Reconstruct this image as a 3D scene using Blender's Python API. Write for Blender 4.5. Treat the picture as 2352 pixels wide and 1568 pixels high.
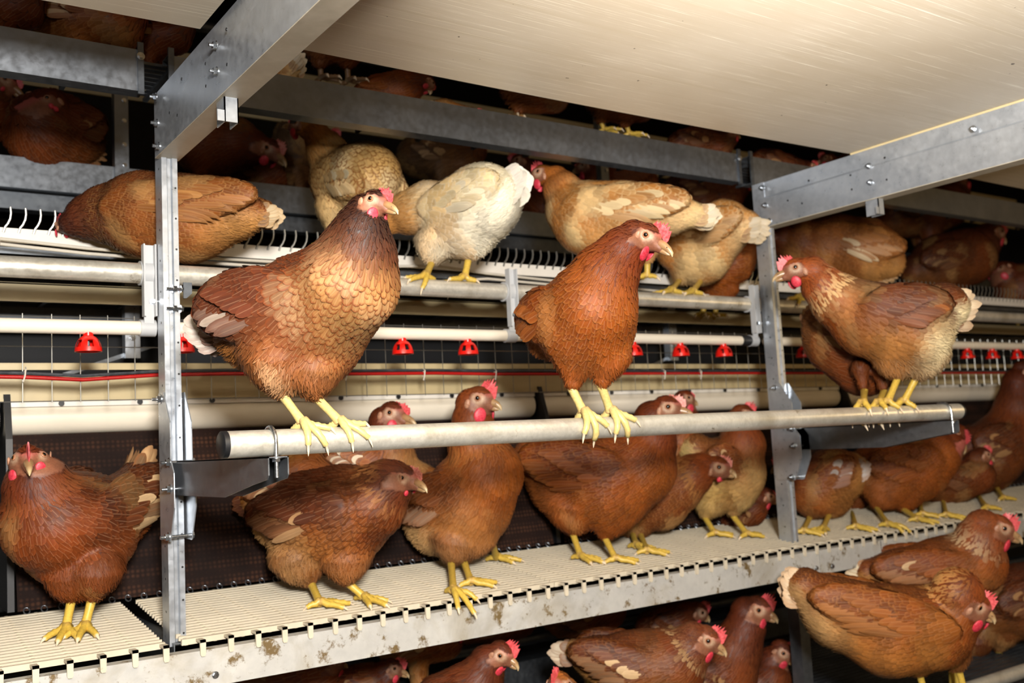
import bpy, bmesh, math, random
import numpy as np
from mathutils import Vector, Matrix

for o in list(bpy.data.objects):
    bpy.data.objects.remove(o)
S = bpy.context.scene
COL = S.collection
random.seed(7)
rng = np.random.default_rng(11)

# ------------------------------------------------------------------ camera
F, CX, CY = 2287.0, 1176.0, 784.0            # focal length and centre of the 2352 x 1568 frame
_vx = np.array([4487 - CX, 840 - CY, F]); _vx /= np.linalg.norm(_vx)
_vy = np.array([-398 - CX, 1097 - CY, F]); _vy -= _vx * _vx.dot(_vy); _vy /= np.linalg.norm(_vy)
_vz = np.cross(_vx, _vy)
if _vz[1] > 0: _vz = -_vz
R = np.stack([_vx, _vy, _vz])                # X runs along the aviary, Y into it, Z up; camera at the origin
cam = bpy.data.cameras.new('camera'); cam_o = bpy.data.objects.new('camera', cam); COL.objects.link(cam_o)
c0, c1, c2 = R @ np.array([1, 0, 0.]), R @ np.array([0, -1., 0]), R @ np.array([0, 0, -1.])
cam_o.matrix_world = Matrix(((c0[0], c1[0], c2[0], 0), (c0[1], c1[1], c2[1], 0), (c0[2], c1[2], c2[2], 0), (0, 0, 0, 1)))
cam.sensor_width = 36.0; cam.lens = F / 2352 * 36; cam.clip_start = 0.02; cam.clip_end = 60
cam.dof.use_dof = True; cam.dof.focus_distance = 1.62; cam.dof.aperture_fstop = 5.0
S.camera = cam_o

# ------------------------------------------------------------------ world, lights, exposure
S.view_settings.view_transform = 'Standard'; S.view_settings.look = 'None'
S.view_settings.exposure = 0.06; S.view_settings.gamma = 1.0
S.view_settings.use_curve_mapping = False
W = bpy.data.worlds.new('barn_air'); S.world = W; W.use_nodes = True
bg = W.node_tree.nodes['Background']; bg.inputs[0].default_value = (1.0, 0.62, 0.28, 1); bg.inputs[1].default_value = 0.17
S.cycles.max_bounces = 5; S.cycles.diffuse_bounces = 3; S.cycles.glossy_bounces = 3; S.cycles.transmission_bounces = 3
S.cycles.transparent_max_bounces = 4; S.cycles.caustics_reflective = False; S.cycles.caustics_refractive = False

def area(name, loc, target, size, power, col):
    l = bpy.data.lights.new(name, 'AREA'); l.shape = 'DISK'; l.size = size; l.energy = power; l.color = col
    o = bpy.data.objects.new(name, l); COL.objects.link(o); o.location = loc
    o.rotation_euler = (Vector(target) - Vector(loc)).to_track_quat('-Z', 'Y').to_euler()
    return o
area('flash_light', (-0.05, -0.50, 0.41), (1.0, 1.6, 0.14), 0.30, 108.0, (1.0, 0.955, 0.90))
area('aisle_lamp', (-1.2, -0.5, 1.5), (0.4, 1.6, 0.3), 0.5, 9.0, (0.80, 0.88, 1.0))
sp = bpy.data.lights.new('bounce_head', 'SPOT'); sp.energy = 1500; sp.color = (1.0, .94, .87); sp.spot_size = math.radians(78); sp.spot_blend = 1.0; sp.shadow_soft_size = .12
sp_o = bpy.data.objects.new('bounce_head', sp); COL.objects.link(sp_o); sp_o.location = (-.05, -.25, .14)
sp_o.rotation_euler = Vector((.95, .66, 1.05)).to_track_quat('-Z', 'Y').to_euler()
area('barn_lamp', (3.3, 0.7, 0.35), (2.6, 2.0, 0.3), 0.25, 2.5, (1.0, 0.72, 0.38))

# ------------------------------------------------------------------ pixel rays
def ray(u, v): return R @ np.array([(u - CX) / F, (v - CY) / F, 1.0])
def atY(u, v, Y):
    d = ray(u, v); return d * (Y / d[1])
def depth(P): return float(R.T[2] @ P)
GY, GZ, GK = 1.93, -0.336, 0.121             # grid ledge: front edge and slope
def gridz(y): return GZ + GK * (y - GY)
def atG(u, v):
    d = ray(u, v); t = (GZ - GK * GY) / (d[2] - GK * d[1]); return d * t
def atZ(u, v, Z):
    d = ray(u, v); return d * (Z / d[2])

# ------------------------------------------------------------------ materials
def lin(h):
    if isinstance(h, str):
        h = h.lstrip('#'); h = [int(h[i:i + 2], 16) / 255 for i in (0, 2, 4)]
    return [c / 12.92 if c <= .04045 else ((c + .055) / 1.055) ** 2.4 for c in h]
def rgba(h): return (*lin(h), 1.0)

class NT:
    def __init__(s, name):
        s.m = bpy.data.materials.new(name); s.m.use_nodes = True; s.t = s.m.node_tree
        s.b = s.t.nodes['Principled BSDF']
    def n(s, typ, **kw):
        x = s.t.nodes.new(typ)
        for k, v in kw.items():
            if k.startswith('i_'):
                key = k[2:]; key = int(key) if key.isdigit() else key.replace('_', ' ')
                x.inputs[key].default_value = v
            else: setattr(x, k, v)
        return x
    def l(s, a, b): s.t.links.new(a, b)
    def coords(s, scale, kind='Object'):
        tc = s.n('ShaderNodeTexCoord'); mp = s.n('ShaderNodeMapping'); mp.inputs['Scale'].default_value = scale
        s.l(tc.outputs[kind], mp.inputs[0]); return mp.outputs[0]
    def noise(s, scale, detail=4, rough=.55, vec=None, dist=0.0):
        x = s.n('ShaderNodeTexNoise'); x.inputs['Scale'].default_value = scale; x.inputs['Detail'].default_value = detail
        x.inputs['Roughness'].default_value = rough; x.inputs['Distortion'].default_value = dist
        s.l(vec if vec is not None else s.coords((1, 1, 1)), x.inputs['Vector']); return x.outputs[0]
    def ramp(s, src, stops):
        x = s.n('ShaderNodeValToRGB'); e = x.color_ramp.elements
        while len(e) < len(stops): e.new(0.5)
        for el, (p, c) in zip(e, stops):
            el.position = p; el.color = c if len(c) == 4 else (*c, 1)
        s.l(src, x.inputs[0]); return x.outputs[0]
    def mix(s, fac, a, b, mode='MIX'):
        x = s.n('ShaderNodeMix', data_type='RGBA', blend_type=mode)
        for v, i in ((fac, 0), (a, 6), (b, 7)):
            if hasattr(v, 'is_linked') or hasattr(v, 'links'): s.l(v, x.inputs[i])
            else: x.inputs[i].default_value = v if i == 0 else (v if len(v) == 4 else (*v, 1))
        return x.outputs[2]
    def bump(s, src, strength, dist=.002):
        x = s.n('ShaderNodeBump'); x.inputs['Strength'].default_value = strength; x.inputs['Distance'].default_value = dist
        s.l(src, x.inputs['Height']); s.l(x.outputs[0], s.b.inputs['Normal'])
    def set(s, **kw):
        for k, v in kw.items():
            i = s.b.inputs[k.replace('_', ' ')]
            if hasattr(v, 'links'): s.l(v, i)
            else: i.default_value = v
        return s

def g3(v): return (v, v, v, 1)
M = {}
def galv(name, dark, light, rough=(.28, .5), metal=.55, sc=1.0, dirt=None, dirt_amt=.5):
    n = NT(name); a = n.noise(9 * sc, 5, .6); b = n.noise(60 * sc, 3, .6)
    m = n.mix(.35, a, b)
    c = n.ramp(m, [(.32, rgba(dark)), (.68, rgba(light))])
    r = n.ramp(b, [(.3, g3(rough[0])), (.7, g3(rough[1]))])
    if dirt:
        d = n.ramp(n.noise(26, 6, .7), [(dirt_amt, g3(0)), (dirt_amt + .08, g3(1))])
        c = n.mix(d, c, rgba(dirt))
        d2 = n.ramp(n.noise(7, 5, .65, dist=.6), [(.50, g3(0)), (.75, g3(.55))])
        c = n.mix(d2, c, rgba('8a7a55'))
    n.set(Base_Color=c, Roughness=r, Metallic=metal); n.bump(b, .06, .001)
    M[name] = n.m
galv('zinc', 'a8afb8', 'ccd2d9', (.26, .42), .7)
galv('zinc_dull', '70767d', '8b9096', (.32, .48), .85)
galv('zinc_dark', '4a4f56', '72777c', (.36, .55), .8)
galv('zinc_tube', '8d8b84', 'c9c6bc', (.22, .4), .9, 2.0)
galv('zinc_tube_worn', 'ccc8bc', 'f2eee2', (.3, .46), .6, 3.0, '8a7a55', .64)
galv('zinc_rail', 'aeaeac', 'c6c5c0', (.45, .65), .15, 1.0, '6b5836', .555)
galv('zinc_bounce_lit', 'b0a792', 'ccc3b0', (.4, .6), .15)  # pale cream zinc: bounce light from below painted into the colour
galv('bolt_steel', '9aa0a6', 'd0d4d8', (.18, .3), .95, 4)

def plastic(name, col, rough=.35, var=.06, dirt=None, amt=.62, spec=.5, sss=0):
    n = NT(name); base = lin(col)
    a = n.noise(14, 4)
    c = n.ramp(a, [(.3, (*[x * (1 - var) for x in base], 1)), (.7, (*[min(1, x * (1 + var)) for x in base], 1))])
    if dirt:
        d = n.ramp(n.noise(38, 6, .7), [(amt, g3(0)), (amt + .1, g3(.8))]); c = n.mix(d, c, rgba(dirt))
    n.set(Base_Color=c, Roughness=rough, Specular_IOR_Level=spec)
    if sss: n.set(Subsurface_Weight=sss, Subsurface_Radius=(.01, .006, .004))
    n.bump(n.noise(120, 2), .03, .001); M[name] = n.m
plastic('white_plastic', 'e9e4da', .28, .04, '9a865c', .70)
plastic('pipe_white', 'e8dfcd', .25, .03, '9a8458', .74)
plastic('cream_plastic', 'c0af86', .4, .06, '7a6a44', .66)
plastic('grid_white', 'cdc3ae', .45, .08, '6b5530', .66)
plastic('clip_grey', 'b9bbbd', .4, .04)
plastic('black_plastic', '131417', .45, .1)
plastic('red_plastic', 'd8170d', .3, .04)
plastic('red_cable', 'a81512', .35, .05)
plastic('white_tie', 'cfc8ba', .4, .05)
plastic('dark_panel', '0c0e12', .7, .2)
plastic('wall_cream', 'b9ac86', .7, .06)
plastic('concrete', '2a2622', .9, .2)
n = NT('wire'); n.set(Base_Color=rgba('9b9a94'), Roughness=.35, Metallic=.8); M['wire'] = n.m
# manure belt: cream plastic film with fine drawn scratches along its length
n = NT('belt_film')
v = n.coords((1.0, 90, 1)); s1 = n.noise(3.0, 6, .75, v)
v2 = n.coords((.35, 26, 1)); s2 = n.noise(2.0, 4, .6, v2)
base = n.ramp(n.noise(2.2, 3, .5), [(.35, rgba('c9bba4')), (.7, rgba('d9cdb9'))])
streak_glint = n.ramp(s1, [(.565, g3(0)), (.66, g3(.9))])  # whitish lines paint the flash glinting on the scratches
c = n.mix(streak_glint, base, rgba('fff8e6'))
c = n.mix(n.ramp(s2, [(.52, g3(0)), (.75, g3(.35))]), c, rgba('b9a886'))
sp = n.ramp(n.noise(55, 2, .4), [(.765, g3(0)), (.78, g3(1))]); c = n.mix(sp, c, rgba('3b2c18'))
n.set(Base_Color=c, Roughness=.34, Specular_IOR_Level=.5); n.bump(s1, .12, .001); M['belt_film'] = n.m
# brown woven nest mat
n = NT('nest_mat')
vo = n.n('ShaderNodeTexVoronoi', feature='F1'); vo.inputs['Scale'].default_value = 1.0; vo.inputs['Randomness'].default_value = .12
n.l(n.coords((95, 95, 95)), vo.inputs['Vector'])
c = n.ramp(vo.outputs['Distance'], [(.15, rgba('4a2f20')), (.5, rgba('241611'))])
c = n.mix(n.ramp(n.noise(9, 4), [(.35, g3(0)), (.65, g3(.75))]), c, rgba('130c0b'))
n.set(Base_Color=c, Roughness=.8, Specular_IOR_Level=.15); n.bump(vo.outputs['Distance'], -.9, .006); M['nest_mat'] = n.m
# plumage: colour from the feather's own pigment, barbs from its own UV
def plume(name, rough):
    n = NT(name)
    at = n.n('ShaderNodeVertexColor', layer_name='Col')
    uv = n.n('ShaderNodeUVMap', uv_map='UVMap'); mp = n.n('ShaderNodeMapping'); mp.inputs['Scale'].default_value = (26, 3, 1)
    n.l(uv.outputs[0], mp.inputs[0])
    barb = n.noise(1.0, 3, .6, mp.outputs[0])
    sx = n.n('ShaderNodeSeparateXYZ'); n.l(uv.outputs[0], sx.inputs[0])
    mth = n.n('ShaderNodeMath', operation='SUBTRACT'); n.l(sx.outputs[0], mth.inputs[0]); mth.inputs[1].default_value = .5
    ab = n.n('ShaderNodeMath', operation='ABSOLUTE'); n.l(mth.outputs[0], ab.inputs[0])
    fr = n.n('ShaderNodeMath', operation='FRACT'); n.l(sx.outputs[1], fr.inputs[0])
    def mp_(src, a, b):
        x = n.n('ShaderNodeMapRange', interpolation_type='SMOOTHSTEP'); n.l(src, x.inputs[0]); x.inputs[1].default_value = a; x.inputs[2].default_value = b; return x.outputs[0]
    mx = n.n('ShaderNodeMath', operation='MAXIMUM'); n.l(mp_(ab.outputs[0], .22, .46), mx.inputs[0]); n.l(mp_(fr.outputs[0], .76, .95), mx.inputs[1])
    rim = n.n('ShaderNodeVertexColor', layer_name='Rim')
    rm = n.n('ShaderNodeMath', operation='MULTIPLY'); n.l(mx.outputs[0], rm.inputs[0]); n.l(rim.outputs[1], rm.inputs[1])
    sh = n.n('ShaderNodeMath', operation='MULTIPLY'); n.l(n.ramp(ab.outputs[0], [(.015, g3(1)), (.05, g3(0))]), sh.inputs[0]); sh.inputs[1].default_value = .16
    c = n.mix(rm.outputs[0], at.outputs[0], rim.outputs[0])
    c = n.mix(n.ramp(barb, [(.3, g3(.0)), (.7, g3(.45))]), c, (.5, .45, .42, 1), 'MULTIPLY')
    c = n.mix(sh.outputs[0], c, (.62, .42, .25, 1))
    n.set(Base_Color=c, Roughness=rough, Specular_IOR_Level=.28)
    n.bump(barb, .2, .0006); M[name] = n.m
plume('feather', .54)
n = NT('hen_skin'); at = n.n('ShaderNodeVertexColor', layer_name='Col')
nz = n.noise(260, 3, .6); c = n.mix(n.ramp(nz, [(.35, g3(.0)), (.65, g3(.5))]), at.outputs[0], (.6, .45, .4, 1), 'MULTIPLY')
n.set(Base_Color=c, Roughness=.55, Subsurface_Weight=.0); n.bump(nz, .35, .001); M['hen_skin'] = n.m
def fleshy(name, a, b, rough=.45, sc=220, bmp=.4):
    n = NT(name); z = n.noise(sc, 3, .6)
    n.set(Base_Color=n.ramp(z, [(.35, rgba(a)), (.65, rgba(b))]), Roughness=rough, Specular_IOR_Level=.5); n.bump(z, bmp, .0012); M[name] = n.m
fleshy('comb_red', 'c23a3e', 'e0666a')
fleshy('comb_pale', 'cc6a62', 'e09a8c')
fleshy('wattle_red', 'bf2338', 'd94a58')
fleshy('earlobe', '9c6c52', 'b98a6e')
n = NT('leg_yellow'); at = n.n('ShaderNodeVertexColor', layer_name='Col')
z = n.n('ShaderNodeTexVoronoi'); n.l(n.coords((190, 190, 230)), z.inputs['Vector']); z.inputs['Scale'].default_value = 1.0
n.set(Base_Color=n.mix(.35, at.outputs[0], n.ramp(z.outputs['Distance'], [(.2, g3(1)), (.8, g3(.45))]), 'MULTIPLY'), Roughness=.42)
n.bump(z.outputs['Distance'], -.35, .0015); M['leg_yellow'] = n.m
for nm, rg in (('beak', .32), ('eye', .08)):
    n = NT(nm); at = n.n('ShaderNodeVertexColor', layer_name='Col'); n.set(Base_Color=at.outputs[0], Roughness=rg); M[nm] = n.m

# ------------------------------------------------------------------ mesh helpers
class MB:
    """collects solids, builds ONE mesh object"""
    def __init__(s): s.v = []; s.f = []; s.c = []
    def add(s, v, f, col=None):
        b = len(s.v); s.v += [tuple(map(float, p)) for p in v]; s.f += [tuple(int(i) + b for i in q) for q in f]
        if col is None: col = (1, 1, 1)
        s.c += [tuple(x) for x in col] if hasattr(col[0], '__len__') else [tuple(col)] * len(v)
        return s
    def box(s, a, b):
        (x0, y0, z0), (x1, y1, z1) = np.minimum(a, b), np.maximum(a, b)
        v = [(x0, y0, z0), (x1, y0, z0), (x1, y1, z0), (x0, y1, z0), (x0, y0, z1), (x1, y0, z1), (x1, y1, z1), (x0, y1, z1)]
        return s.add(v, [(3, 2, 1, 0), (4, 5, 6, 7), (0, 1, 5, 4), (1, 2, 6, 5), (2, 3, 7, 6), (3, 0, 4, 7)])
    def prism(s, prof, o, ua, va, wa, ln):
        """closed 2-D outline prof (u,v) extruded along wa by ln"""
        o, ua, va, wa = map(np.array, (o, ua, va, wa)); k = len(prof)
        p = [o + ua * a + va * b for a, b in prof]
        v = p + [q + wa * ln for q in p]
        f = [(i, (i + 1) % k, k + (i + 1) % k, k + i) for i in range(k)] + [tuple(range(k - 1, -1, -1)), tuple(range(k, 2 * k))]
        return s.add(v, f)
    def tube(s, path, rad, n=12, col=None, cap=True, flat=None):
        P = np.array(path, float); k = len(P); rad = np.broadcast_to(np.array(rad, float), (k,))
        T = np.gradient(P, axis=0); T /= np.linalg.norm(T, axis=1)[:, None] + 1e-12
        u = np.cross(T[0], (0, 0, 1.0)); 
        if np.linalg.norm(u) < .15: u = np.cross(T[0], (0, 1.0, 0))
        u /= np.linalg.norm(u); v = []; a = np.arange(n) * 2 * np.pi / n; cs = []
        for i in range(k):
            u = u - T[i] * u.dot(T[i]); u /= np.linalg.norm(u); w = np.cross(T[i], u)
            v += list(P[i] + rad[i] * (np.cos(a)[:, None] * u + np.sin(a)[:, None] * w))
            cs += [col[i] if col is not None and hasattr(col[0], '__len__') else (col or (1, 1, 1))] * n
        f = [(i * n + j, i * n + (j + 1) % n, (i + 1) * n + (j + 1) % n, (i + 1) * n + j) for i in range(k - 1) for j in range(n)]
        if cap: f += [tuple(range(n - 1, -1, -1)), tuple(range((k - 1) * n, k * n))]
        return s.add(v, f, cs)
    def ell(s, c, ax, n=12, m=8, colf=None):
        """ellipsoid: ax = three axis vectors"""
        A = np.array(ax, float); v = []; cs = []
        for i in range(m + 1):
            t = np.pi * i / m
            for j in range(n):
                p = np.array([np.sin(t) * np.cos(2 * np.pi * j / n), np.sin(t) * np.sin(2 * np.pi * j / n), np.cos(t)])
                v.append(np.array(c) + p @ A); cs.append(colf(p) if colf else (1, 1, 1))
        f = [(i * n + j, (i + 1) * n + j, (i + 1) * n + (j + 1) % n, i * n + (j + 1) % n) for i in range(m) for j in range(n)]
        return s.add(v, f, cs)
    def hexbolt(s, c, d, r=.007, h=.006, shank=0):
        c = np.array(c, float); d = np.array(d, float); d /= np.linalg.norm(d)
        s.tube([c, c + d * .0012], r * 1.35, 14); s.tube([c + d * .0012, c + d * h], r, 6)
        if shank: s.tube([c + d * h, c + d * (h + shank)], r * .5, 8)
        return s
    def build(s, name, mat, parent=None, loc=None, smooth=40, cols=False, uv=None):
        v = np.array(s.v); 
        if loc is None: loc = (0, 0, 0)
        if parent is not None:
            pl = np.array(parent['_w']) if '_w' in parent else np.array(parent.location); v = v - pl
        else: v = v - np.array(loc)
        me = bpy.data.meshes.new(name); me.from_pydata(v.tolist(), [], s.f); me.validate()
        if cols:
            a = me.color_attributes.new('Col', 'FLOAT_COLOR', 'POINT')
            if len(me.vertices) == len(s.c): a.data.foreach_set('color', np.c_[np.array(s.c), np.ones(len(s.c))].ravel().astype(np.float32))
        bm = bmesh.new(); bm.from_mesh(me); bmesh.ops.recalc_face_normals(bm, faces=bm.faces); bm.to_mesh(me); bm.free()
        if smooth:
            me.shade_smooth(); me.set_sharp_from_angle(angle=math.radians(smooth))
        me.materials.append(M[mat] if isinstance(mat, str) else mat)
        o = bpy.data.objects.new(name, me); COL.objects.link(o)
        if parent is not None: o.parent = parent
        else: o.location = loc
        return o
def wpos(o):
    p = np.array(o.location)
    while o.parent: o = o.parent; p = p + np.array(o.location)
    return p
def part(mb, name, mat, parent, label=None, **kw):
    """mesh child whose vertices were given in world space"""
    v = wpos(parent); mb.v = [tuple(np.array(p) - v) for p in mb.v]
    o = MB.build(mb, name, mat, None, None, **kw); o.parent = parent
    if label: o['label'] = label
    return o
def tag(o, label, cat, group=None, kind=None):
    o['label'] = label; o['category'] = cat
    if group: o['group'] = group
    if kind: o['kind'] = kind
    return o
def empty(name, loc, label, cat, group=None):
    o = bpy.data.objects.new(name, None); COL.objects.link(o); o.location = loc; o.empty_display_size = .05
    return tag(o, label, cat, group)
def struct(o): o['kind'] = 'structure'; return o
def copy_tree(o, parent=None):
    c = o.copy(); COL.objects.link(c); c.parent = parent
    for ch in o.children: copy_tree(ch, c)
    return c
# ================================================================== barn shell
def slab(name, a, b, mat):
    o = MB().box(a, b).build(name, mat, smooth=0); return struct(o)
slab('floor', (-4, -3, -1.45), (9, 6.0, -1.40), 'concrete')
slab('ceiling', (-4, 1.0, 2.4), (9, 6.0, 2.45), 'concrete')
slab('wall_back', (-4, 6.0, -1.4), (9, 6.05, 2.4), 'concrete')
slab('wall_left', (-4.05, 0.5, -1.4), (-4, 6.0, 2.4), 'concrete')
slab('wall_right', (9, 0.5, -1.4), (9.05, 6.0, 2.4), 'concrete')

X_, Y_, Z_ = (1, 0, 0), (0, 1, 0), (0, 0, 1)
def cprof(h, d, t=.002, lip=.0):
    """C outline: web at u=0 from v=0..h, flanges of length d in +u"""
    p = [(0, 0), (d, 0)]
    if lip: p += [(d, lip), (d - t, lip)]
    p += [(d if not lip else d - t, t), (t, t), (t, h - t), (d if not lip else d - t, h - t)]
    if lip: p += [(d - t, h - lip), (d, h - lip)]
    p += [(d, h), (0, h)]
    return p
# ------------------------------------------------------------------ posts
def post(x0, label):
    t = .0016
    prof = [(0, .045), (0, 0), (.010, 0), (.0125, .005), (.0185, .005), (.021, 0), (.031, 0), (.031, .045), (.031 - t, .045),
            (.031 - t, t), (.0215, t), (.019, .005 + t), (.012, .005 + t), (.0095, t), (t, t), (t, .045)]
    root = empty('post', (x0 + .015, 1.99, -.352), label, 'post', 'upright posts of the front frame')
    part(MB().prism(prof, (x0, 1.97, -.352), X_, Y_, Z_, 1.09), 'upright', 'zinc', root, smooth=30)
    for k in range(30):
        z = -.33 + k * .031
        if k % 2 == 0: part(MB().tube([(x0 + .0265, 1.9699, z), (x0 + .0265, 1.9705, z)], .0022, 8), 'bolt_hole', 'black_plastic', root)
        else: part(MB().tube([(x0 - .0003, 1.99, z + .01), (x0 + .0004, 1.99, z + .01)], .0024, 8), 'bolt_hole', 'black_plastic', root)
    return root
pl = post(.546, 'bright zinc upright post on the left, beside the large brown perching hen')
for v_ in (663, 708):
    c_ = atY(396, v_, 1.966); part(MB().tube([c_ + np.array((-.012, 0, 0)), c_ + np.array((.020, 0, 0))], .0028, 8).hexbolt(c_, (1, 0, 0), .0062, .008).hexbolt(c_ + np.array((.016, 0, 0)), (1, 0, 0), .0055, .005), 'bolt', 'bolt_steel', pl)
part(MB().prism([(0, 0), (.017, 0), (.017, -.022), (.006, -.032), (0, -.032)], atY(421, 648, 1.985), X_, Z_, Y_, .003), 'side_lug', 'zinc_dark', pl, 'dark side lug', smooth=0)
pr = post(2.323, 'grey zinc upright post standing behind the far end of the front perch')
for (x, lb) in ((.600, 'short zinc leg bolted under the dirty front rail at the lower left'), (2.335, 'zinc leg under the front rail beside the hen with the pale tail')):
    r = empty('support_leg', (x + .02, 1.95, -1.4), lb, 'leg', 'legs below the front rail')
    part(MB().prism(cprof(.04, .04), (x, 1.975, -1.4), Y_, X_, Z_, .985), 'channel', 'zinc_dull', r, smooth=30)
    part(MB().hexbolt((x + .012, 1.909, -.405), (0, -1, 0), .005, .005), 'bolt', 'bolt_steel', r)

# ------------------------------------------------------------------ long channel beams behind the posts
def long_beam(x0, x1, label):
    r = empty('channel_beam', ((x0 + x1) / 2, 2.07, .757), label, 'beam', 'long channel beams of the upper tier')
    part(MB().prism(cprof(.088, .04, .002, .01), (x0, 2.05, .757), Y_, Z_, X_, x1 - x0), 'channel', 'zinc_dull', r, smooth=30)
    part(MB().box((x0, 2.045, .75), (x0 + .012, 2.052, .86)).box((x1 - .012, 2.045, .75), (x1, 2.052, .86)), 'end_plate', 'zinc_dark', r, smooth=0)
    b = MB()
    b.hexbolt((x1 + .006 - .012, 2.045, .83), (0, -1, 0), .006, .006)
    part(b, 'bolt', 'bolt_steel', r)
long_beam(-.8, .535, 'long zinc channel beam at the upper left, above the sitting hens')
long_beam(.585, 2.318, 'long dark zinc channel beam across the middle, above the white hen')
long_beam(2.36, 4.6, 'zinc channel beam hidden behind the right cross beam')

# ------------------------------------------------------------------ cross beams towards the aisle, with bolts
def cross_beam(x, y0, label, sx):
    r = empty('cross_beam', (x, 1.6, .60), label, 'beam', 'cross beams carrying the belts')
    t = .002
    pr_ = [(0, 0), (.045, 0), (.045, .010), (.045 - t, .010), (.045 - t, t), (t, t), (t, .085), (.007 + t, .092), (.007 + t, .137 - t), (.04, .137 - t), (.04, .137), (.007, .137), (.007, .0925), (0, .0855)]
    part(MB().prism(pr_, (x, y0, .600), X_, Z_, Y_, 1.985 - y0), 'web_and_flanges', 'zinc', r, smooth=20)
    part(MB().box((x, y0, .5985), (x + .046, 1.985, .600)), 'lit_flange_face', 'zinc_bounce_lit', r, 'cream underside with bounce light in its colour', smooth=0)  # added face, its pale colour paints light bounced up from below
    for (yy, zz) in ((1.60, .69), (1.60, .645), (1.97, .72), (1.965, .665), (1.955, .615), (1.30, .705)):
        part(MB().hexbolt((x, yy, zz), (-1, 0, 0), .0065, .007, .006), 'bolt', 'bolt_steel', r)
    for (yy, zz) in ((1.66, .68), (1.66, .64), (1.55, .70), (1.55, .64), (1.80, .70), (1.83, .64), (1.88, .66)):
        part(MB().tube([(x - .0004, yy, zz), (x + .001, yy, zz)], .003, 8), 'bolt_hole', 'black_plastic', r)
    # small hanger bracket under the flange
    b = MB()
    b.box((x + .006, 1.585, .556), (x + .030, 1.588, .600)).box((x + .006, 1.585, .556), (x + .008, 1.625, .600)).box((x + .028, 1.585, .556), (x + .030, 1.625, .600))
    b.box((x - .006, 1.585, .556), (x + .006, 1.588, .575))
    part(b, 'hanger_bracket', 'zinc', r, smooth=0)
    return r
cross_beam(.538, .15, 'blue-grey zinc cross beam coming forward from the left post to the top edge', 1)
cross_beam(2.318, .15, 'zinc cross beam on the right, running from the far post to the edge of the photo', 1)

# ------------------------------------------------------------------ manure belts hanging over the aisle
def belt(x0, x1, label):
    y0, y1 = -.7, 1.66; nx, ny = 24, 10; v = []; f = []
    for i in range(nx + 1):
        for j in range(ny + 1):
            x = x0 + (x1 - x0) * i / nx; y = y0 + (y1 - y0) * j / ny
            s = -.006 * math.sin(math.pi * i / nx)
            v.append((x, y, .741 + s))
    n1 = len(v); v += [(a, b, c + .003) for a, b, c in v]
    q = lambda i, j: i * (ny + 1) + j
    for i in range(nx):
        for j in range(ny):
            f.append((q(i, j), q(i, j + 1), q(i + 1, j + 1), q(i + 1, j)))
            f.append((n1 + q(i, j), n1 + q(i + 1, j), n1 + q(i + 1, j + 1), n1 + q(i, j + 1)))
    for i in range(nx):
        for j in (0, ny): f.append((q(i, j), q(i + 1, j), n1 + q(i + 1, j), n1 + q(i, j)))
    for j in range(ny):
        for i in (0, nx): f.append((q(i, j), q(i, j + 1), n1 + q(i, j + 1), n1 + q(i, j)))
    o = MB().add(v, f).build('manure_belt', 'belt_film', loc=((x0 + x1) / 2, .5, .741), smooth=40)
    return tag(o, label, 'belt', 'cream belts above the aisle')
belt(.552, 2.318, 'wide cream manure belt with scratch lines, spread between the two cross beams')
belt(-1.3, .530, 'pale grey strip of manure belt left of the left cross beam')
belt(2.336, 4.3, 'shaded brown end of a manure belt right of the right cross beam')
o = MB().tube([(2.332, .2, .7435), (2.332, 1.66, .7435)], .0085, 12).build('belt_edge_roll', 'cream_plastic', loc=(2.332, .9, .7435))
tag(o, 'pale rolled edge lying along the top of the right cross beam', 'belt edge')

# ------------------------------------------------------------------ front perch and its two arms
PY, PZ, PR = 1.488, .018, .0205
x0p, x1p = atY(505, 1022, PY)[0], atY(2204, 945, PY)[0]
root = empty('perch_tube', ((x0p + x1p) / 2, PY, PZ - PR), 'thick zinc perch tube in front carrying three brown hens', 'perch')
part(MB().tube([(x0p + .004, PY, PZ), (x1p - .004, PY, PZ)], PR, 36), 'tube', 'zinc_tube_worn', root)
for xx, s in ((x0p, 1), (x1p, -1)):
    part(MB().tube([(xx, PY, PZ), (xx + s * .002, PY, PZ), (xx + s * .010, PY, PZ)], [PR * .88, PR * 1.01, PR * 1.01], 28), 'end_cap', 'black_plastic', root, 'black plastic end cap')

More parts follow.
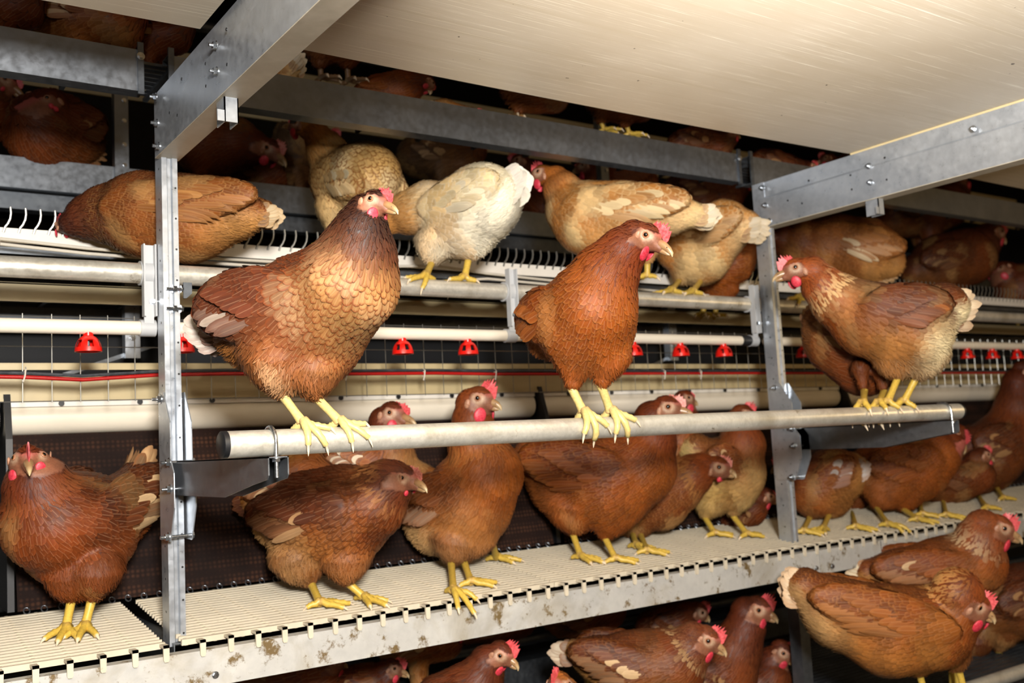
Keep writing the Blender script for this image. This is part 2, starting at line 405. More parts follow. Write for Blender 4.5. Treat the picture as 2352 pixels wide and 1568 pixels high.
def perch_arm(xc, xp, label):
    """bent sheet arm under the tube, its two plates around the post, U-bolt and bolts"""
    r = empty('perch_bracket', (xc, 1.9, -.12), label, 'bracket', 'arms carrying the front perch')
    w = .0165; t = .002; zt = PZ - PR - .001
    side = [(1.985, zt), (1.985, zt - .064), (1.66, zt - .064), (1.52, zt - .042), (1.462, zt - .034), (1.456, zt - .028), (1.456, zt)]
    a = MB()
    for sx in (-1, 1): a.prism(side, (xc + sx * w - (t if sx > 0 else 0), 0, 0), Y_, Z_, X_, t)
    a.box((xc - w, 1.456, zt - t), (xc + w, 1.985, zt))
    part(a, 'arm', 'zinc_dull', r, smooth=0)
    p = MB(); xl, xr = xp - .0035, xp + .0345
    pl_ = [(2.0, .135), (1.965, .135), (1.925, .075), (1.925, .005), (1.905, -.02), (1.905, -.085), (1.935, -.148), (2.0, -.148)]
    for xx in (xl - .002, xr): p.prism([(a_, b_ - .005) for a_, b_ in pl_], (xx, 0, 0), Y_, Z_, X_, .002)
    part(p, 'gusset_plates', 'zinc', r, smooth=0)
    for yy, zz in ((1.932, -.005), (1.93, -.055), (1.945, -.145), (1.985, .118)):
        b = MB().tube([(xl - .018, yy, zz), (xr + .006, yy, zz)], .0032, 10)
        b.hexbolt((xl - .002, yy, zz), (-1, 0, 0), .007, .007); b.hexbolt((xr + .002, yy, zz), (1, 0, 0), .007, .005)
        part(b, 'bolt', 'bolt_steel', r)
    ub = [(xc, PY + (PR + .0035) * math.cos(a_), PZ + (PR + .0035) * math.sin(a_)) for a_ in np.linspace(0, math.pi, 15)]
    ub = [(xc, ub[0][1], zt - .032)] + ub + [(xc, ub[-1][1], zt - .032)]
    u = MB().tube(ub, .0034, 10)
    for yy in (PY + PR + .0035, PY - PR - .0035): u.hexbolt((xc, yy, zt - .002), (0, 0, -1), .0065, .006)
    part(u, 'u_bolt', 'bolt_steel', r)
perch_arm(.570, .546, 'zinc perch bracket bolted to the left post under the near end of the perch')
perch_arm(2.374, 2.323, 'zinc perch bracket at the far end of the perch, beside the right post')

# ------------------------------------------------------------------ upper perch tube, drinker line, hangers
UY, UZ, UR = 2.04, .375, .0205
for a, b, lb in ((-.8, .575, 'zinc perch tube under the lying brown hen, left of the left post'), (.575, 2.318, 'zinc perch tube of the upper tier, under the white hen'), (2.362, 4.6, 'dull zinc perch tube of the upper tier, right of the right post')):
    o = MB().tube([(a, UY, UZ), (b, UY, UZ)], UR, 28).build('perch_tube', 'zinc_tube_worn', loc=((a + b) / 2, UY, UZ)); tag(o, lb, 'perch', 'perch tubes of the upper tier')
DZ, DR = .264, .0142
for a, b, lb in ((-.8, .541, 'white drinker pipe left of the left post with one red cup'), (.58, 2.25, 'white drinker pipe with red cups behind the perching hens'), (2.36, 4.6, 'white drinker pipe with red cups right of the far post')):
    root = empty('drinker_pipe', ((a + b) / 2, UY, DZ), lb, 'pipe', 'white drinker lines')
    part(MB().tube([(a, UY, DZ), (b, UY, DZ)], DR, 20), 'pipe', 'pipe_white', root)
    if 0 < a < 1: part(MB().tube([(b - .002, UY, DZ), (b + .062, UY, DZ)], DR * 1.12, 16), 'coupling', 'black_plastic', root, 'black rubber coupling at the pipe end')
def cup_mesh(x):
    """bell shaped cup with five windows"""
    z0 = DZ - DR; m = MB()
    m.tube([(x, UY, z0 + .004), (x, UY, z0 - .009)], .0095, 14)
    n = 24; prof = [(.0095, -.003), (.0145, -.006), (.0195, -.012), (.0228, -.019), (.0245, -.026), (.0252, -.034), (.023, -.034), (.022, -.026), (.017, -.013), (.009, -.008)]
    v = [(x + r_ * math.cos(2 * math.pi * j / n), UY + r_ * math.sin(2 * math.pi * j / n), z0 + z_) for r_, z_ in prof for j in range(n)]
    f = []
    for i in range(len(prof) - 1):
        for j in range(n):
            if i in (2, 3, 7) and j % 4 in (1, 2): continue
            f.append((i * n + j, i * n + (j + 1) % n, (i + 1) * n + (j + 1) % n, (i + 1) * n + j))
    m.add(v, f); return m
us = [203, 925, 1075, 1563, 1662]
cups = []
cxs = [atY(u, 800, UY)[0] for u in us]
extra = [atY(u, 800, UY)[0] for u in (418, 1455, 1845, 2221, 2278, 2335)]
lbs = ['red drinker cup at the far left, hanging under the white pipe', 'red drinker cup just right of the large perching hen\'s breast', 'red drinker cup hanging below the pipe left of the grey hanger clip',
       'red drinker cup between the middle hen and the right post, left one of two', 'red drinker cup nearest the black coupling by the right post', 'red drinker cup half hidden by the left post',
       'red drinker cup half hidden behind the middle hen\'s breast', 'red drinker cup peeping out left of the right perching hen', 'red drinker cup just right of the right perching hen\'s fluff', 'dim red drinker cup, second from the right edge', 'dim red drinker cup at the right edge of the photo']
for x, lb in zip(cxs + extra, lbs):
    root = empty('drinker_cup', (x, UY, DZ - DR - .034), lb, 'drinker cup', 'red drinker cups')
    part(cup_mesh(x), 'bell', 'red_plastic', root, smooth=35)
    part(MB().tube([(x, UY, DZ - DR - .005), (x, UY, DZ - DR - .031)], .0028, 8), 'nipple_pin', 'bolt_steel', root)
def hanger(x, label):
    root = empty('pipe_hanger', (x, UY, .245), label, 'hanger', 'grey plastic hangers joining perch tube and pipe')
    b = MB()
    for s in (-1, 1): b.box((x + s * .011 - .0015, UY - .012, .285), (x + s * .011 + .0015, UY - .030, .43))
    b.box((x - .0095, UY - .016, .272), (x + .0095, UY - .012, .43))
    part(b, 'strap', 'clip_grey', root, smooth=0)
    part(MB().tube([(x - .014, UY, UZ), (x + .014, UY, UZ)], UR + .004, 24), 'tube_collar', 'clip_grey', root)
    part(MB().tube([(x - .015, UY, DZ), (x + .015, UY, DZ)], DR + .003, 20), 'pipe_collar', 'clip_grey', root)
    part(MB().hexbolt((x + .012, UY - .022, .315), (1, 0, 0), .006, .007).hexbolt((x + .006, UY - .016, .315), (0, -1, 0), .0045, .012), 'screw', 'bolt_steel', root)
hanger(.532, 'pale plastic pipe hanger beside the left post')
hanger(atY(1167, 700, UY)[0], 'grey plastic pipe hanger between the large and the middle perching hen')
hanger(2.300, 'pale plastic pipe hanger against the right post')

# ------------------------------------------------------------------ wire screen, red cable, nest front
root = empty('wire_screen', (1.9, 2.2, .13), 'thin welded wire screen behind the white drinker pipe', 'wire screen')
w = MB()
for k in range(88): w.tube([(.002 + k * .0545, 2.2, .128), (.002 + k * .0545, 2.2, .31)], .0011, 6)
for z in (.131, .243, .305): w.tube([(-.3, 2.2013, z), (4.7, 2.2013, z)], .0011, 6)
part(w, 'wires', 'wire', root)
cp = [atY(u, v, 2.192) for u, v in ((-200, 862), (0, 865), (60, 866), (190, 872), (360, 861), (520, 858), (760, 859), (1000, 857), (1140, 859), (1400, 858), (1700, 857), (2000, 857), (2352, 856), (3000, 852))]
o = MB().tube(cp, .0042, 10).build('red_cable', 'red_cable', loc=(1.5, 2.19, .195)); tag(o, 'red cable tied along the wire screen', 'cable')
gc = [p + np.array((0, .004, .0085)) for p in cp]
o = MB().tube(gc, .0034, 8).build('grey_cable', 'zinc_dark', loc=(1.5, 2.19, .2)); tag(o, 'dark grey cable running just above the red cable', 'cable')
for u, lb in ((57, 'white cable tie on the red cable at the far left'), (795, 'white cable tie where the red cable leaves the large hen'), (973, 'white cable tie on the red cable right of the large hen'), (1137, 'white cable tie on the red cable left of the middle hen'), (1608, 'white cable tie on the red cable left of the right post'), (1525, 'white cable tie on the red cable right of the middle hen')):
    p = atY(u, 859, 2.192); m = MB().tube([p + np.array((-.004, -.0055, -.016)), p + np.array((-.001, -.0058, -.006)), p + np.array((.001, -.0058, .009)), p + np.array((.002, .004, .014))], .0016, 6)
    m.tube([p + np.array((0, .0055 * math.cos(a), .0065 * math.sin(a))) for a in np.linspace(0, 6.28, 13)], .0014, 6)
    tag(m.build('cable_tie', 'white_tie', loc=p), lb, 'cable tie', 'cable ties on the red cable')
o = MB().box((-.6, 2.335, .143), (4.8, 2.34, .192)).box((-.6, 2.33, .140), (4.8, 2.345, .146)).build('nest_front_strip', 'cream_plastic', loc=(2, 2.33, .14), smooth=0)
tag(o, 'cream plastic strip directly above the fat white tube', 'panel')
o = MB().box((-.6, 2.335, .207), (4.8, 2.34, .222)).build('nest_top_strip', 'cream_plastic', loc=(2, 2.33, .2), smooth=0)
tag(o, 'thin cream strip just above the cables', 'panel')
def white_tube(x0, x1, label):
    root = empty('egg_belt_cover', ((x0 + x1) / 2, 2.36, .07), label, 'cover', 'fat white tubes along the nests')
    part(MB().tube([(x0, 2.372, .103), (x1, 2.372, .103)], .0345, 32), 'tube', 'pipe_white', root)
    part(MB().box((x0, 2.340, .128), (x1, 2.346, .138)), 'lip', 'white_plastic', root, smooth=0)
    for k in range(int((x1 - x0) / .165)):
        p = (x0 + .1 + k * .165, 2.339, .134)
        part(MB().tube([p, (p[0], 2.334, p[2])], .006, 10), 'plug', 'black_plastic', root, 'black plug')
xb = [.318, atY(1228, 930, 2.36)[0], atY(1925, 930, 2.36)[0]]
white_tube(-.6, xb[0] - .012, 'end of fat white tube at the left edge beyond the black plate')
white_tube(xb[0] + .008, xb[1] - .012, 'fat white tube behind the large perching hen\'s legs')
white_tube(xb[1] + .012, xb[2] - .012, 'fat white tube between the middle hen and the right post')
white_tube(xb[2] + .012, 4.8, 'dim fat white tube behind the right perching hen')
for x, lb in zip(xb, ('black divider plate at the left edge of the photo', 'black divider plate between two fat white tubes, in the middle', 'black divider plate behind the right perching hen')):
    o = MB().prism([(2.28, -.29), (2.41, -.29), (2.41, .16), (2.33, .155), (2.30, .06)], (x - .006, 0, 0), Y_, Z_, X_, .013).build('nest_divider', 'black_plastic', loc=(x, 2.35, -.29), smooth=0)
    tag(o, lb, 'divider', 'black nest dividers')
for a, b, lb in ((xb[0] + .012, xb[1] - .02, 'brown woven mat standing behind the left hens of the ledge'), (xb[1] + .02, xb[2] - .02, 'brown woven mat in deep shade behind the middle hens of the ledge'), (xb[2] + .02, 4.8, 'brown woven mat behind the hens at the right of the ledge')):
    m = MB(); n = int((b - a) / .05)
    m.prism([(2.275, -.290), (2.279, -.290), (2.375, .075), (2.371, .075)], (a, 0, 0), Y_, Z_, X_, b - a)
    root = empty('nest_mat', ((a + b) / 2, 2.277, -.29), lb, 'mat', 'brown nest mats')
    part(m, 'mat', 'nest_mat', root, smooth=0)
    r_ = MB()
    for k in range(int((b - a) / .033)):
        xx = a + .016 + k * .033
        r_.tube([(xx + .006 * math.cos(q), 2.272 + .006 * math.sin(q), -.290 + .006 * math.sin(q)) for q in np.linspace(0, 6.0, 9)], .0014, 6)
    part(r_, 'lacing_rings', 'zinc_dull', root)
o = MB().box((-.8, 2.78, -.35), (5.4, 2.80, .345)).build('dark_depth_panel', 'dark_panel', loc=(2, 2.79, -.35), smooth=0); tag(o, 'black panel added for the dark depth behind the wire screen', 'panel')  # black sheet put in for the shade deep behind the screen
# ------------------------------------------------------------------ strips and channels of the upper tier
o = MB().box((-.8, 2.35, .357), (5, 2.356, .398)).box((-.8, 2.35, .395), (5, 2.39, .399)).build('trough_side', 'cream_plastic', loc=(2, 2.35, .357), smooth=0); tag(o, 'cream trough side right below the upper perch tube', 'trough')
o = MB().box((-.8, 2.6, .335), (5, 2.604, .385)).box((-.8, 2.6, .383), (5, 2.64, .387)).build('rear_channel', 'zinc_dull', loc=(2, 2.6, .335), smooth=0); tag(o, 'dull brown-grey metal channel above the white drinker pipe', 'channel')
for xx, lb in ((.617, 'short zinc stay between trough and drinker pipe, left of the left post'), (2.42, 'zinc stay hanging behind the upper perch tube, left of the right post')):
    root = empty('rear_stay', (xx, 2.5, .25), lb, 'stay', 'stays behind the drinker line')
    part(MB().prism(cprof(.035, .03), (xx - .017, 2.5, .25), Y_, X_, Z_, .19), 'channel', 'zinc', root, smooth=30)
    part(MB().hexbolt((xx, 2.5, .3), (0, -1, 0), .006, .006), 'bolt', 'bolt_steel', root)
    part(MB().prism([(0, 0), (.03, 0), (-.30, -.115), (-.33, -.115)], (xx + .03, 2.52, .28), X_, Z_, Y_, .004), 'brace', 'zinc_dull', root, smooth=0)
for k, (pts, lb) in enumerate((([(0, 548), (200, 570), (430, 590), (560, 597), (700, 605), (880, 612), (1000, 610), (1120, 628), (1230, 640), (1420, 660), (1740, 688)], 'pale cable sagging above the upper perch tube, top one of two'), ([(0, 560), (200, 582), (430, 600), (700, 618), (900, 634), (1010, 646), (1120, 640), (1250, 652), (1430, 670), (1740, 694)], 'pale cable sagging above the upper perch tube, lower one of two'))):
    o = MB().tube([atY(u, v, 2.27 - .02 * k) for u, v in pts], .0036, 8).build('pale_cable', 'white_tie', loc=atY(900, 610, 2.27)); tag(o, lb, 'cable')
root = empty('feed_trough', (1.6, 2.3, .44), 'white feed trough edge with a row of curved wire hooks', 'feed trough')
m = MB().box((-.8, 2.300, .470), (4.8, 2.304, .506)).box((-.8, 2.300, .470), (4.8, 2.38, .474))
part(m, 'rim', 'white_plastic', root, smooth=0)
part(MB().box((-.8, 2.306, .452), (4.8, 2.316, .466)), 'under_rail', 'zinc_dark', root, smooth=0)
part(MB().box((-.8, 2.30, .404), (4.8, 2.305, .446)).box((-.8, 2.22, .402), (4.8, 2.30, .405)), 'apron', 'cream_plastic', root, smooth=0)
kids = []
hx0 = .02
for k in range(100):
    x = hx0 + k * .029
    p = [(x - .002, 2.299, .496), (x + .001, 2.297, .507), (x + .006, 2.295, .514), (x + .010, 2.293, .524), (x + .0115, 2.292, .536), (x + .0105, 2.292, .549)]
    part(MB().tube(p, .0026, 7), 'wire_hook', 'wire', root)
m = MB()
for k in range(60):
    x = hx0 + 2.9 + k * .029; m.tube([(x, 2.299, .492), (x + .002, 2.294, .512), (x + .008, 2.290, .533), (x + .008, 2.291, .550)], .0019, 5)
o = part(m, 'far_wire_hooks', 'wire', root); o['kind'] = 'stuff'
for k, (z0, z1, ym) in enumerate(((.75, .836, 2.9), (.699, .745, 2.93))):
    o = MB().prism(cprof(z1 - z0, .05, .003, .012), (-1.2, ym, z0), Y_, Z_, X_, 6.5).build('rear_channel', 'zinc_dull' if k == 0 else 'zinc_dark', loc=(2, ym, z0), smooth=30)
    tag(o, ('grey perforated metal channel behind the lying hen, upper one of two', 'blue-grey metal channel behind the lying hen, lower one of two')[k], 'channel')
for x, lb in ((.69, 'narrow zinc post far behind, right of the sitting hen at the upper left'), (2.49, 'dark post far behind, left of the right front post')):
    r = empty('rear_post', (x, 2.89, .80), lb, 'post', 'posts of the rear frame')
    part(MB().prism(cprof(.038, .03), (x - .019, 2.885, .80), Y_, X_, Z_, .6), 'upright', 'zinc_dull', r, smooth=30)
    b = MB()
    for z in (.84, .9, .97, 1.03): b.hexbolt((x + .007, 2.884, z), (0, -1, 0), .005, .005)
    part(b, 'bolts', 'bolt_steel', r)
o = MB().box((-1.2, 3.4, 1.22), (6.5, 3.41, 1.42)).build('rear_trough', 'wall_cream', loc=(2, 3.4, 1.06), smooth=0); tag(o, 'cream trough far behind, above the long channel beam', 'trough')
o = MB().tube([(-1.2, 3.34, 1.50), (6.5, 3.34, 1.50)], .02, 14).build('rear_pipe', 'zinc_dark', loc=(2, 3.34, 1.50)); tag(o, 'dark pipe far behind, just above the cream trough', 'pipe')
# upper deck the rear hens stand on, and decks that close the tiers off
for z, y0, y1, nm, lb in ((.395, 2.40, 2.88, 'upper_deck', 'slatted deck under the upper tier hens, behind the feed trough'), (.765, 2.96, 3.35, 'rear_deck', 'deck behind the two grey channels, under the rear hens'), (.842, 2.10, 2.31, 'top_deck', 'deck above the long channel beam, under the topmost hens')):
    m = MB()
    for k in range(int((y1 - y0) / .025)): m.box((-1.2, y0 + k * .025, z - .006), (6.0, y0 + k * .025 + .017, z))
    for k in range(40): m.box((-1.2 + k * .18, y0, z - .014), (-1.19 + k * .18, y1, z - .006))
    o = m.build(nm, 'zinc_dark', loc=(2, y0, z), smooth=0); tag(o, lb, 'deck')

# ------------------------------------------------------------------ front grid ledge and rail
def ledge(x0, x1, label, teeth):
    r = empty('grid_panel', ((x0 + x1) / 2, 2.1, GZ - .02), label, 'grid floor', 'white plastic grids of the ledge')
    m = MB(); ny = 19; dy = .0183
    ca, sa = math.cos(math.atan(GK)), math.sin(math.atan(GK))
    for k in range(ny):
        y = 1.932 + k * dy
        if k == 0: m.prism([(0, 0), (.0075, 0), (.0075, -.011), (0, -.011)], (x0, y, gridz(y)), (0, ca, sa), (0, -sa, ca), X_, x1 - x0)
        else: m.prism([(.0015, 0), (.0068, 0), (.006, -.008), (.0023, -.008)], (x0, y, gridz(y)), (0, ca, sa), (0, -sa, ca), X_, x1 - x0)
    nx = int((x1 - x0) / .0545)
    for k in range(nx + 1):
        x = x0 + .010 + k * .0545
        if x > x1 - .004: break
        m.prism([(-.003, -.0025), (.003, -.0025), (.003, -.013), (-.003, -.013)], (x, 1.936, gridz(1.936)), X_, (0, -sa, ca), (0, ca, sa), ny * dy)
    part(m, 'slats', 'grid_white', r, smooth=0)
    for x in teeth:
        if x0 - .01 < x < x1:
            t = MB().prism([(-.0055, .0), (.0055, .0), (.005, -.026), (.003, -.030), (-.003, -.030), (-.005, -.026)], (x, 1.905, GZ - .001), X_, Z_, Y_, .005)
            t.box((x - .0055, 1.905, GZ - .006), (x + .0055, 1.936, GZ - .001))
            part(t, 'clip_tooth', 'grid_white', r, smooth=0)
gap0, gap1 = .515, .553
tx = [.522 - .0545 * k for k in range(12)] + [.589 + .0535 * k for k in range(0, 85)]
ledge(-.3, gap0 + .012, 'white plastic grid at the lower left, under the hen facing the camera', tx)
ledge(gap1 + .005, 1.428, 'white plastic grid right of the left post, under the two standing hens', tx)
ledge(1.431, 2.78, 'white plastic grid in the middle, under the hens behind the perch', tx)
ledge(2.783, 4.9, 'shaded white plastic grid at the far right end of the ledge', tx)
def rail(x0, x1, label):
    r = empty('front_rail', ((x0 + x1) / 2, 1.92, -.425), label, 'rail', 'dirty zinc rails under the ledge')
    part(MB().prism([(0, 0), (.045, 0), (.045, .002), (.002, .002), (.002, .066), (.03, .066), (.03, .068), (0, .068)], (x0, 1.91, -.425), Y_, Z_, X_, x1 - x0), 'channel', 'zinc_rail', r, smooth=0)
    for xx in (x0 + .05, x1 - .05): part(MB().hexbolt((xx, 1.91, -.408), (0, -1, 0), .0055, .005), 'bolt', 'bolt_steel', r)
rail(-.5, 2.366, 'long dirty zinc rail under the ledge, spotted with droppings')
rail(2.369, 2.655, 'short zinc rail piece between two seams, right of the right post')
rail(2.660, 5.0, 'dim zinc rail at the right, behind the big hens of the bottom tier')
# cross bearers under the ledge
for x in (.55, 2.34, 4.1):
    o = MB().prism(cprof(.06, .035), (x, 1.957, -.405), X_, Z_, Y_, .9).build('cross_bearer', 'zinc_dark', loc=(x, 2.3, -.405), smooth=30); tag(o, {.55: 'dark bearer under the ledge at the left post', 2.34: 'dark bearer under the ledge at the right post', 4.1: 'dark bearer under the far end of the ledge'}[x], 'bearer')
# ------------------------------------------------------------------ bottom tier
o = MB().prism(cprof(.10, .06, .003, .014), (-.5, 2.62, -.78), Y_, Z_, X_, 5.5).build('bottom_channel', 'zinc_dark', loc=(2, 2.62, -.78), smooth=30); tag(o, 'dark blue-grey channel behind the bottom tier hens', 'channel')
o = MB().tube([(-.5, 2.55, -.60), (5.0, 2.55, -.60)], .016, 16).build('bottom_pipe', 'zinc_dark', loc=(2, 2.55, -.6)); tag(o, 'dark pipe behind the bottom tier hens, under the rail', 'pipe')
BY = 1.70; bz = atY(2255, 1562, BY)[2]
root = empty('perch_tube', (3, BY, bz), 'zinc perch tube at the lower right corner, under the big hens', 'perch')
part(MB().tube([(1.2, BY, bz - .012), (4.6, BY, bz - .012)], .02, 24), 'tube', 'zinc_tube_worn', root)
m = MB()
BZ = -.80
for k in range(40): m.box((-.5, 1.55 + k * .028, BZ - .008), (5, 1.55 + k * .028 + .018, BZ))
for k in range(30): m.box((-.5 + k * .18, 1.55, BZ - .02), (-.49 + k * .18, 2.66, BZ - .008))
o = m.build('bottom_deck', 'zinc_dark', loc=(2, 2, BZ), smooth=0); tag(o, 'slatted deck under the bottom tier hens', 'deck')
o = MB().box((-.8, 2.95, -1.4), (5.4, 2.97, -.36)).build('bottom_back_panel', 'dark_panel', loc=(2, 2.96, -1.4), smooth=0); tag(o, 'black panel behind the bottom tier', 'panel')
# ================================================================== hens
def nrm(v):
    v = np.asarray(v, float); return v / (np.linalg.norm(v, axis=-1, keepdims=True) + 1e-12)
class SDF:
    """a hen's skin: round cones and ellipsoids blended smoothly"""
    def __init__(s): s.seg = []; s.el = []
    def cone(s, a, b, ra, rb, tag, flow): s.seg.append((np.array(a, float), np.array(b, float), ra, rb, tag, nrm(flow)))
    def ell(s, c, ax, tag, flow):
        A = np.array(ax, float); L = np.linalg.norm(A, axis=1); s.el.append((np.array(c, float), A / L[:, None], L, tag, nrm(flow)))
    def parts(s, P):
        D = []
        for a, b, ra, rb, _, _ in s.seg:
            ab = b - a; t = np.clip(((P - a) @ ab) / (ab @ ab + 1e-12), 0, 1)
            D.append(np.linalg.norm(P - a - t[:, None] * ab, axis=1) - (ra + t * (rb - ra)))
        for c, A, L, _, _ in s.el:
            q = (P - c) @ A.T; k0 = np.linalg.norm(q / L, axis=1); k1 = np.linalg.norm(q / (L * L), axis=1)
            D.append(k0 * (k0 - 1) / (k1 + 1e-9))
        return np.array(D)
    def d(s, P):
        D = s.parts(P); m = D.min(0); k = .0012 + .0042 * np.clip((np.linalg.norm(P - s.hc, axis=1) / s.hr - 1.6) / 4, 0, 1)
        return m - k * np.log(np.exp(-(D - m) / k).sum(0))
    def grad(s, P, e=.0015):
        d0 = s.d(P); g = np.stack([s.d(P + np.eye(3)[i] * e) - d0 for i in range(3)], 1); return d0, nrm(g)
    def mesh(s, h):
        lo = np.min([np.minimum(a - ra, b - rb) for a, b, ra, rb, _, _ in s.seg] + [c - max(L) for c, A, L, _, _ in s.el], axis=0) - 3 * h - .012
        hi = np.max([np.maximum(a + ra, b + rb) for a, b, ra, rb, _, _ in s.seg] + [c + max(L) for c, A, L, _, _ in s.el], axis=0) + 3 * h + .012
        n = np.ceil((hi - lo) / h).astype(int) + 1
        G = np.stack(np.meshgrid(*[np.arange(k) for k in n], indexing='ij'), -1)
        V = s.d(lo + G.reshape(-1, 3) * h).reshape(n)
        cn = tuple(n - 1); cnt = np.zeros(cn); pos = np.zeros(cn + (3,))
        for ax in range(3):
            o = [q for q in range(3) if q != ax]
            for i in (0, 1):
                for j in (0, 1):
                    sl = [None] * 3; sl[o[0]] = slice(i, n[o[0]] - 1 + i); sl[o[1]] = slice(j, n[o[1]] - 1 + j)
                    sa = list(sl); sa[ax] = slice(0, n[ax] - 1); sb = list(sl); sb[ax] = slice(1, n[ax])
                    a, b = V[tuple(sa)], V[tuple(sb)]; cr = (a < 0) != (b < 0)
                    t = np.where(cr, a / np.where(cr, a - b, 1), 0)
                    off = np.zeros(cn + (3,)); off[..., ax] = t; off[..., o[0]] = i; off[..., o[1]] = j
                    cnt += cr; pos += off * cr[..., None]
        act = cnt > 0; idx = -np.ones(cn, int); idx[act] = np.arange(act.sum())
        cell = np.argwhere(act); P = lo + (cell + pos[act] / cnt[act][:, None]) * h
        Fs = []
        for ax in range(3):
            o = [(ax + 1) % 3, (ax + 2) % 3]
            sa = [slice(1, -1)] * 3; sb = [slice(1, -1)] * 3; sa[ax] = slice(0, n[ax] - 1); sb[ax] = slice(1, n[ax])
            a, b = V[tuple(sa)], V[tuple(sb)]; cr = np.argwhere((a < 0) != (b < 0))
            if not len(cr): continue
            inside = (a < 0)[tuple(cr.T)]
            e = cr.copy(); e[:, o[0]] += 1; e[:, o[1]] += 1
            def q(i, j):
                c = e.copy(); c[:, o[0]] -= i; c[:, o[1]] -= j; return idx[tuple(c.T)]
            Q = np.stack([q(1, 1), q(0, 1), q(0, 0), q(1, 0)], 1); Q[~inside] = Q[~inside][:, ::-1]; Fs.append(Q)
        Q = np.concatenate(Fs); d0, g = s.grad(P); P = P - g * d0[:, None]
        return P, Q

def np_mesh(name, V, Q, col, uv=None, mat='feather', origin=(0, 0, 0), parent=None, sharp=None):
    me = bpy.data.meshes.new(name); n, k = len(V), Q.shape[1]
    me.vertices.add(n); me.vertices.foreach_set('co', (V - np.array(origin)).astype(np.float32).ravel())
    me.loops.add(Q.size); me.loops.foreach_set('vertex_index', Q.astype(np.int32).ravel())
    me.polygons.add(len(Q)); me.polygons.foreach_set('loop_start', (np.arange(len(Q)) * k).astype(np.int32))
    me.polygons.foreach_set('use_smooth', np.ones(len(Q), bool))
    me.update(calc_edges=True)
    a = me.color_attributes.new('Col', 'FLOAT_COLOR', 'POINT'); a.data.foreach_set('color', np.c_[col[:, :3], np.ones(n)].astype(np.float32).ravel())
    if col.shape[1] > 3:
        a = me.color_attributes.new('Rim', 'FLOAT_COLOR', 'POINT'); a.data.foreach_set('color', col[:, 3:7].astype(np.float32).ravel())
    if uv is not None:
        u = me.uv_layers.new(name='UVMap'); u.data.foreach_set('uv', uv[Q.ravel()].astype(np.float32).ravel())
    me.materials.append(M[mat]); o = bpy.data.objects.new(name, me); COL.objects.link(o)
    if parent is not None: o.parent = parent
    else: o.location = origin
    return o

_hp = np.random.default_rng(5).normal(size=(3, 8)) * 1.0; _ph = np.random.default_rng(6).uniform(0, 6.28, 8)
def blotch(P, scale, seed=0.0):
    """smooth 3-D pseudo noise in 0..1"""
    q = P * scale + seed; return .5 + .5 * np.tanh(1.1 * np.sin(q @ _hp + _ph).sum(1) / 2.0)

def thin(P, r, r0):
    """dart throwing: keep points at least r apart"""
    grid = {}; keep = []; c = np.floor(P / r0).astype(int)
    for i in range(len(P)):
        a, b, e = c[i]; ok = True
        for x in (a - 1, a, a + 1):
            for y in (b - 1, b, b + 1):
                for z in (e - 1, e, e + 1):
                    for j in grid.get((x, y, z), ()):
                        dx = P[i] - P[j]
                        if dx[0] * dx[0] + dx[1] * dx[1] + dx[2] * dx[2] < r[i] * r[i]: ok = False; break
                    if not ok: break
                if not ok: break
            if not ok: break
        if ok: grid.setdefault((a, b, e), []).append(i); keep.append(i)
    return np.array(keep, int)

ROWS = np.array([0, .30, .60, .80, .93, 1.0]); WID = np.array([.42, .86, 1.0, .90, .62, .14]); NR = 6
def feathers(sdf, P, flow, L, Wd, lift, base, edge, ecol, r, free=False, normals=None, wob=.12):
    """one curved, shaped vane per row of P; returns vertices, quads, colours, uv"""
    n = len(P); L = np.broadcast_to(L, (n,)).copy(); Wd = np.broadcast_to(Wd, (n,)).copy(); lift = np.broadcast_to(lift, (n,)).copy()
    if normals is None: _, N = sdf.grad(P)
    else: N = normals
    T = flow - N * (flow * N).sum(1)[:, None]; T = nrm(T)
    Bn = np.cross(N, T); T = nrm(T + Bn * r.normal(0, wob, n)[:, None]); Bn = np.cross(N, T)
    V = np.zeros((n, NR, 3, 3)); lr = r.uniform(.75, 1.25, n)
    cpos = P.copy()
    for i, s in enumerate(ROWS):
        if i: cpos = cpos + T * (L * (ROWS[i] - ROWS[i - 1]))[:, None]
        Ni = N
        if not free:
            d, g = sdf.grad(cpos); cpos = cpos - g * d[:, None]; Ni = g
            T = nrm(T - g * (T * g).sum(1)[:, None]); Bn = np.cross(g, T)
            p = cpos + g * (-.0006 + lift * lr * (s ** 1.3))[:, None]
        else: p = cpos + N * (lift * s)[:, None]
        hw = (Wd * WID[i] * .5)[:, None]
        V[:, i, 1] = p; V[:, i, 0] = p - Bn * hw - Ni * hw * .26; V[:, i, 2] = p + Bn * hw - Ni * hw * .26
    C = np.repeat(np.asarray(base)[:, None], NR * 3, 1)
    E_ = np.concatenate([np.broadcast_to(ecol, (n, 3)), np.clip(np.broadcast_to(edge, (n,)), 0, 1)[:, None]], 1); E_ = np.repeat(E_[:, None], NR * 3, 1)
    UV = np.zeros((n, NR, 3, 2)); UV[:, :, :, 0] = np.array([0, .5, 1])[None, None]; UV[:, :, :, 1] = ROWS[None, :, None] * .98
    UV[..., 1] += r.integers(0, 40, n)[:, None, None]
    b = (np.arange(n) * NR * 3)[:, None]
    q = np.array([[i * 3 + j, i * 3 + j + 1, i * 3 + j + 4, i * 3 + j + 3] for i in range(NR - 1) for j in range(2)])
    return V.reshape(-1, 3), (b[:, :, None] + q[None]).reshape(-1, 4), np.c_[C.reshape(-1, 3), E_.reshape(-1, 4)], UV.reshape(-1, 2)

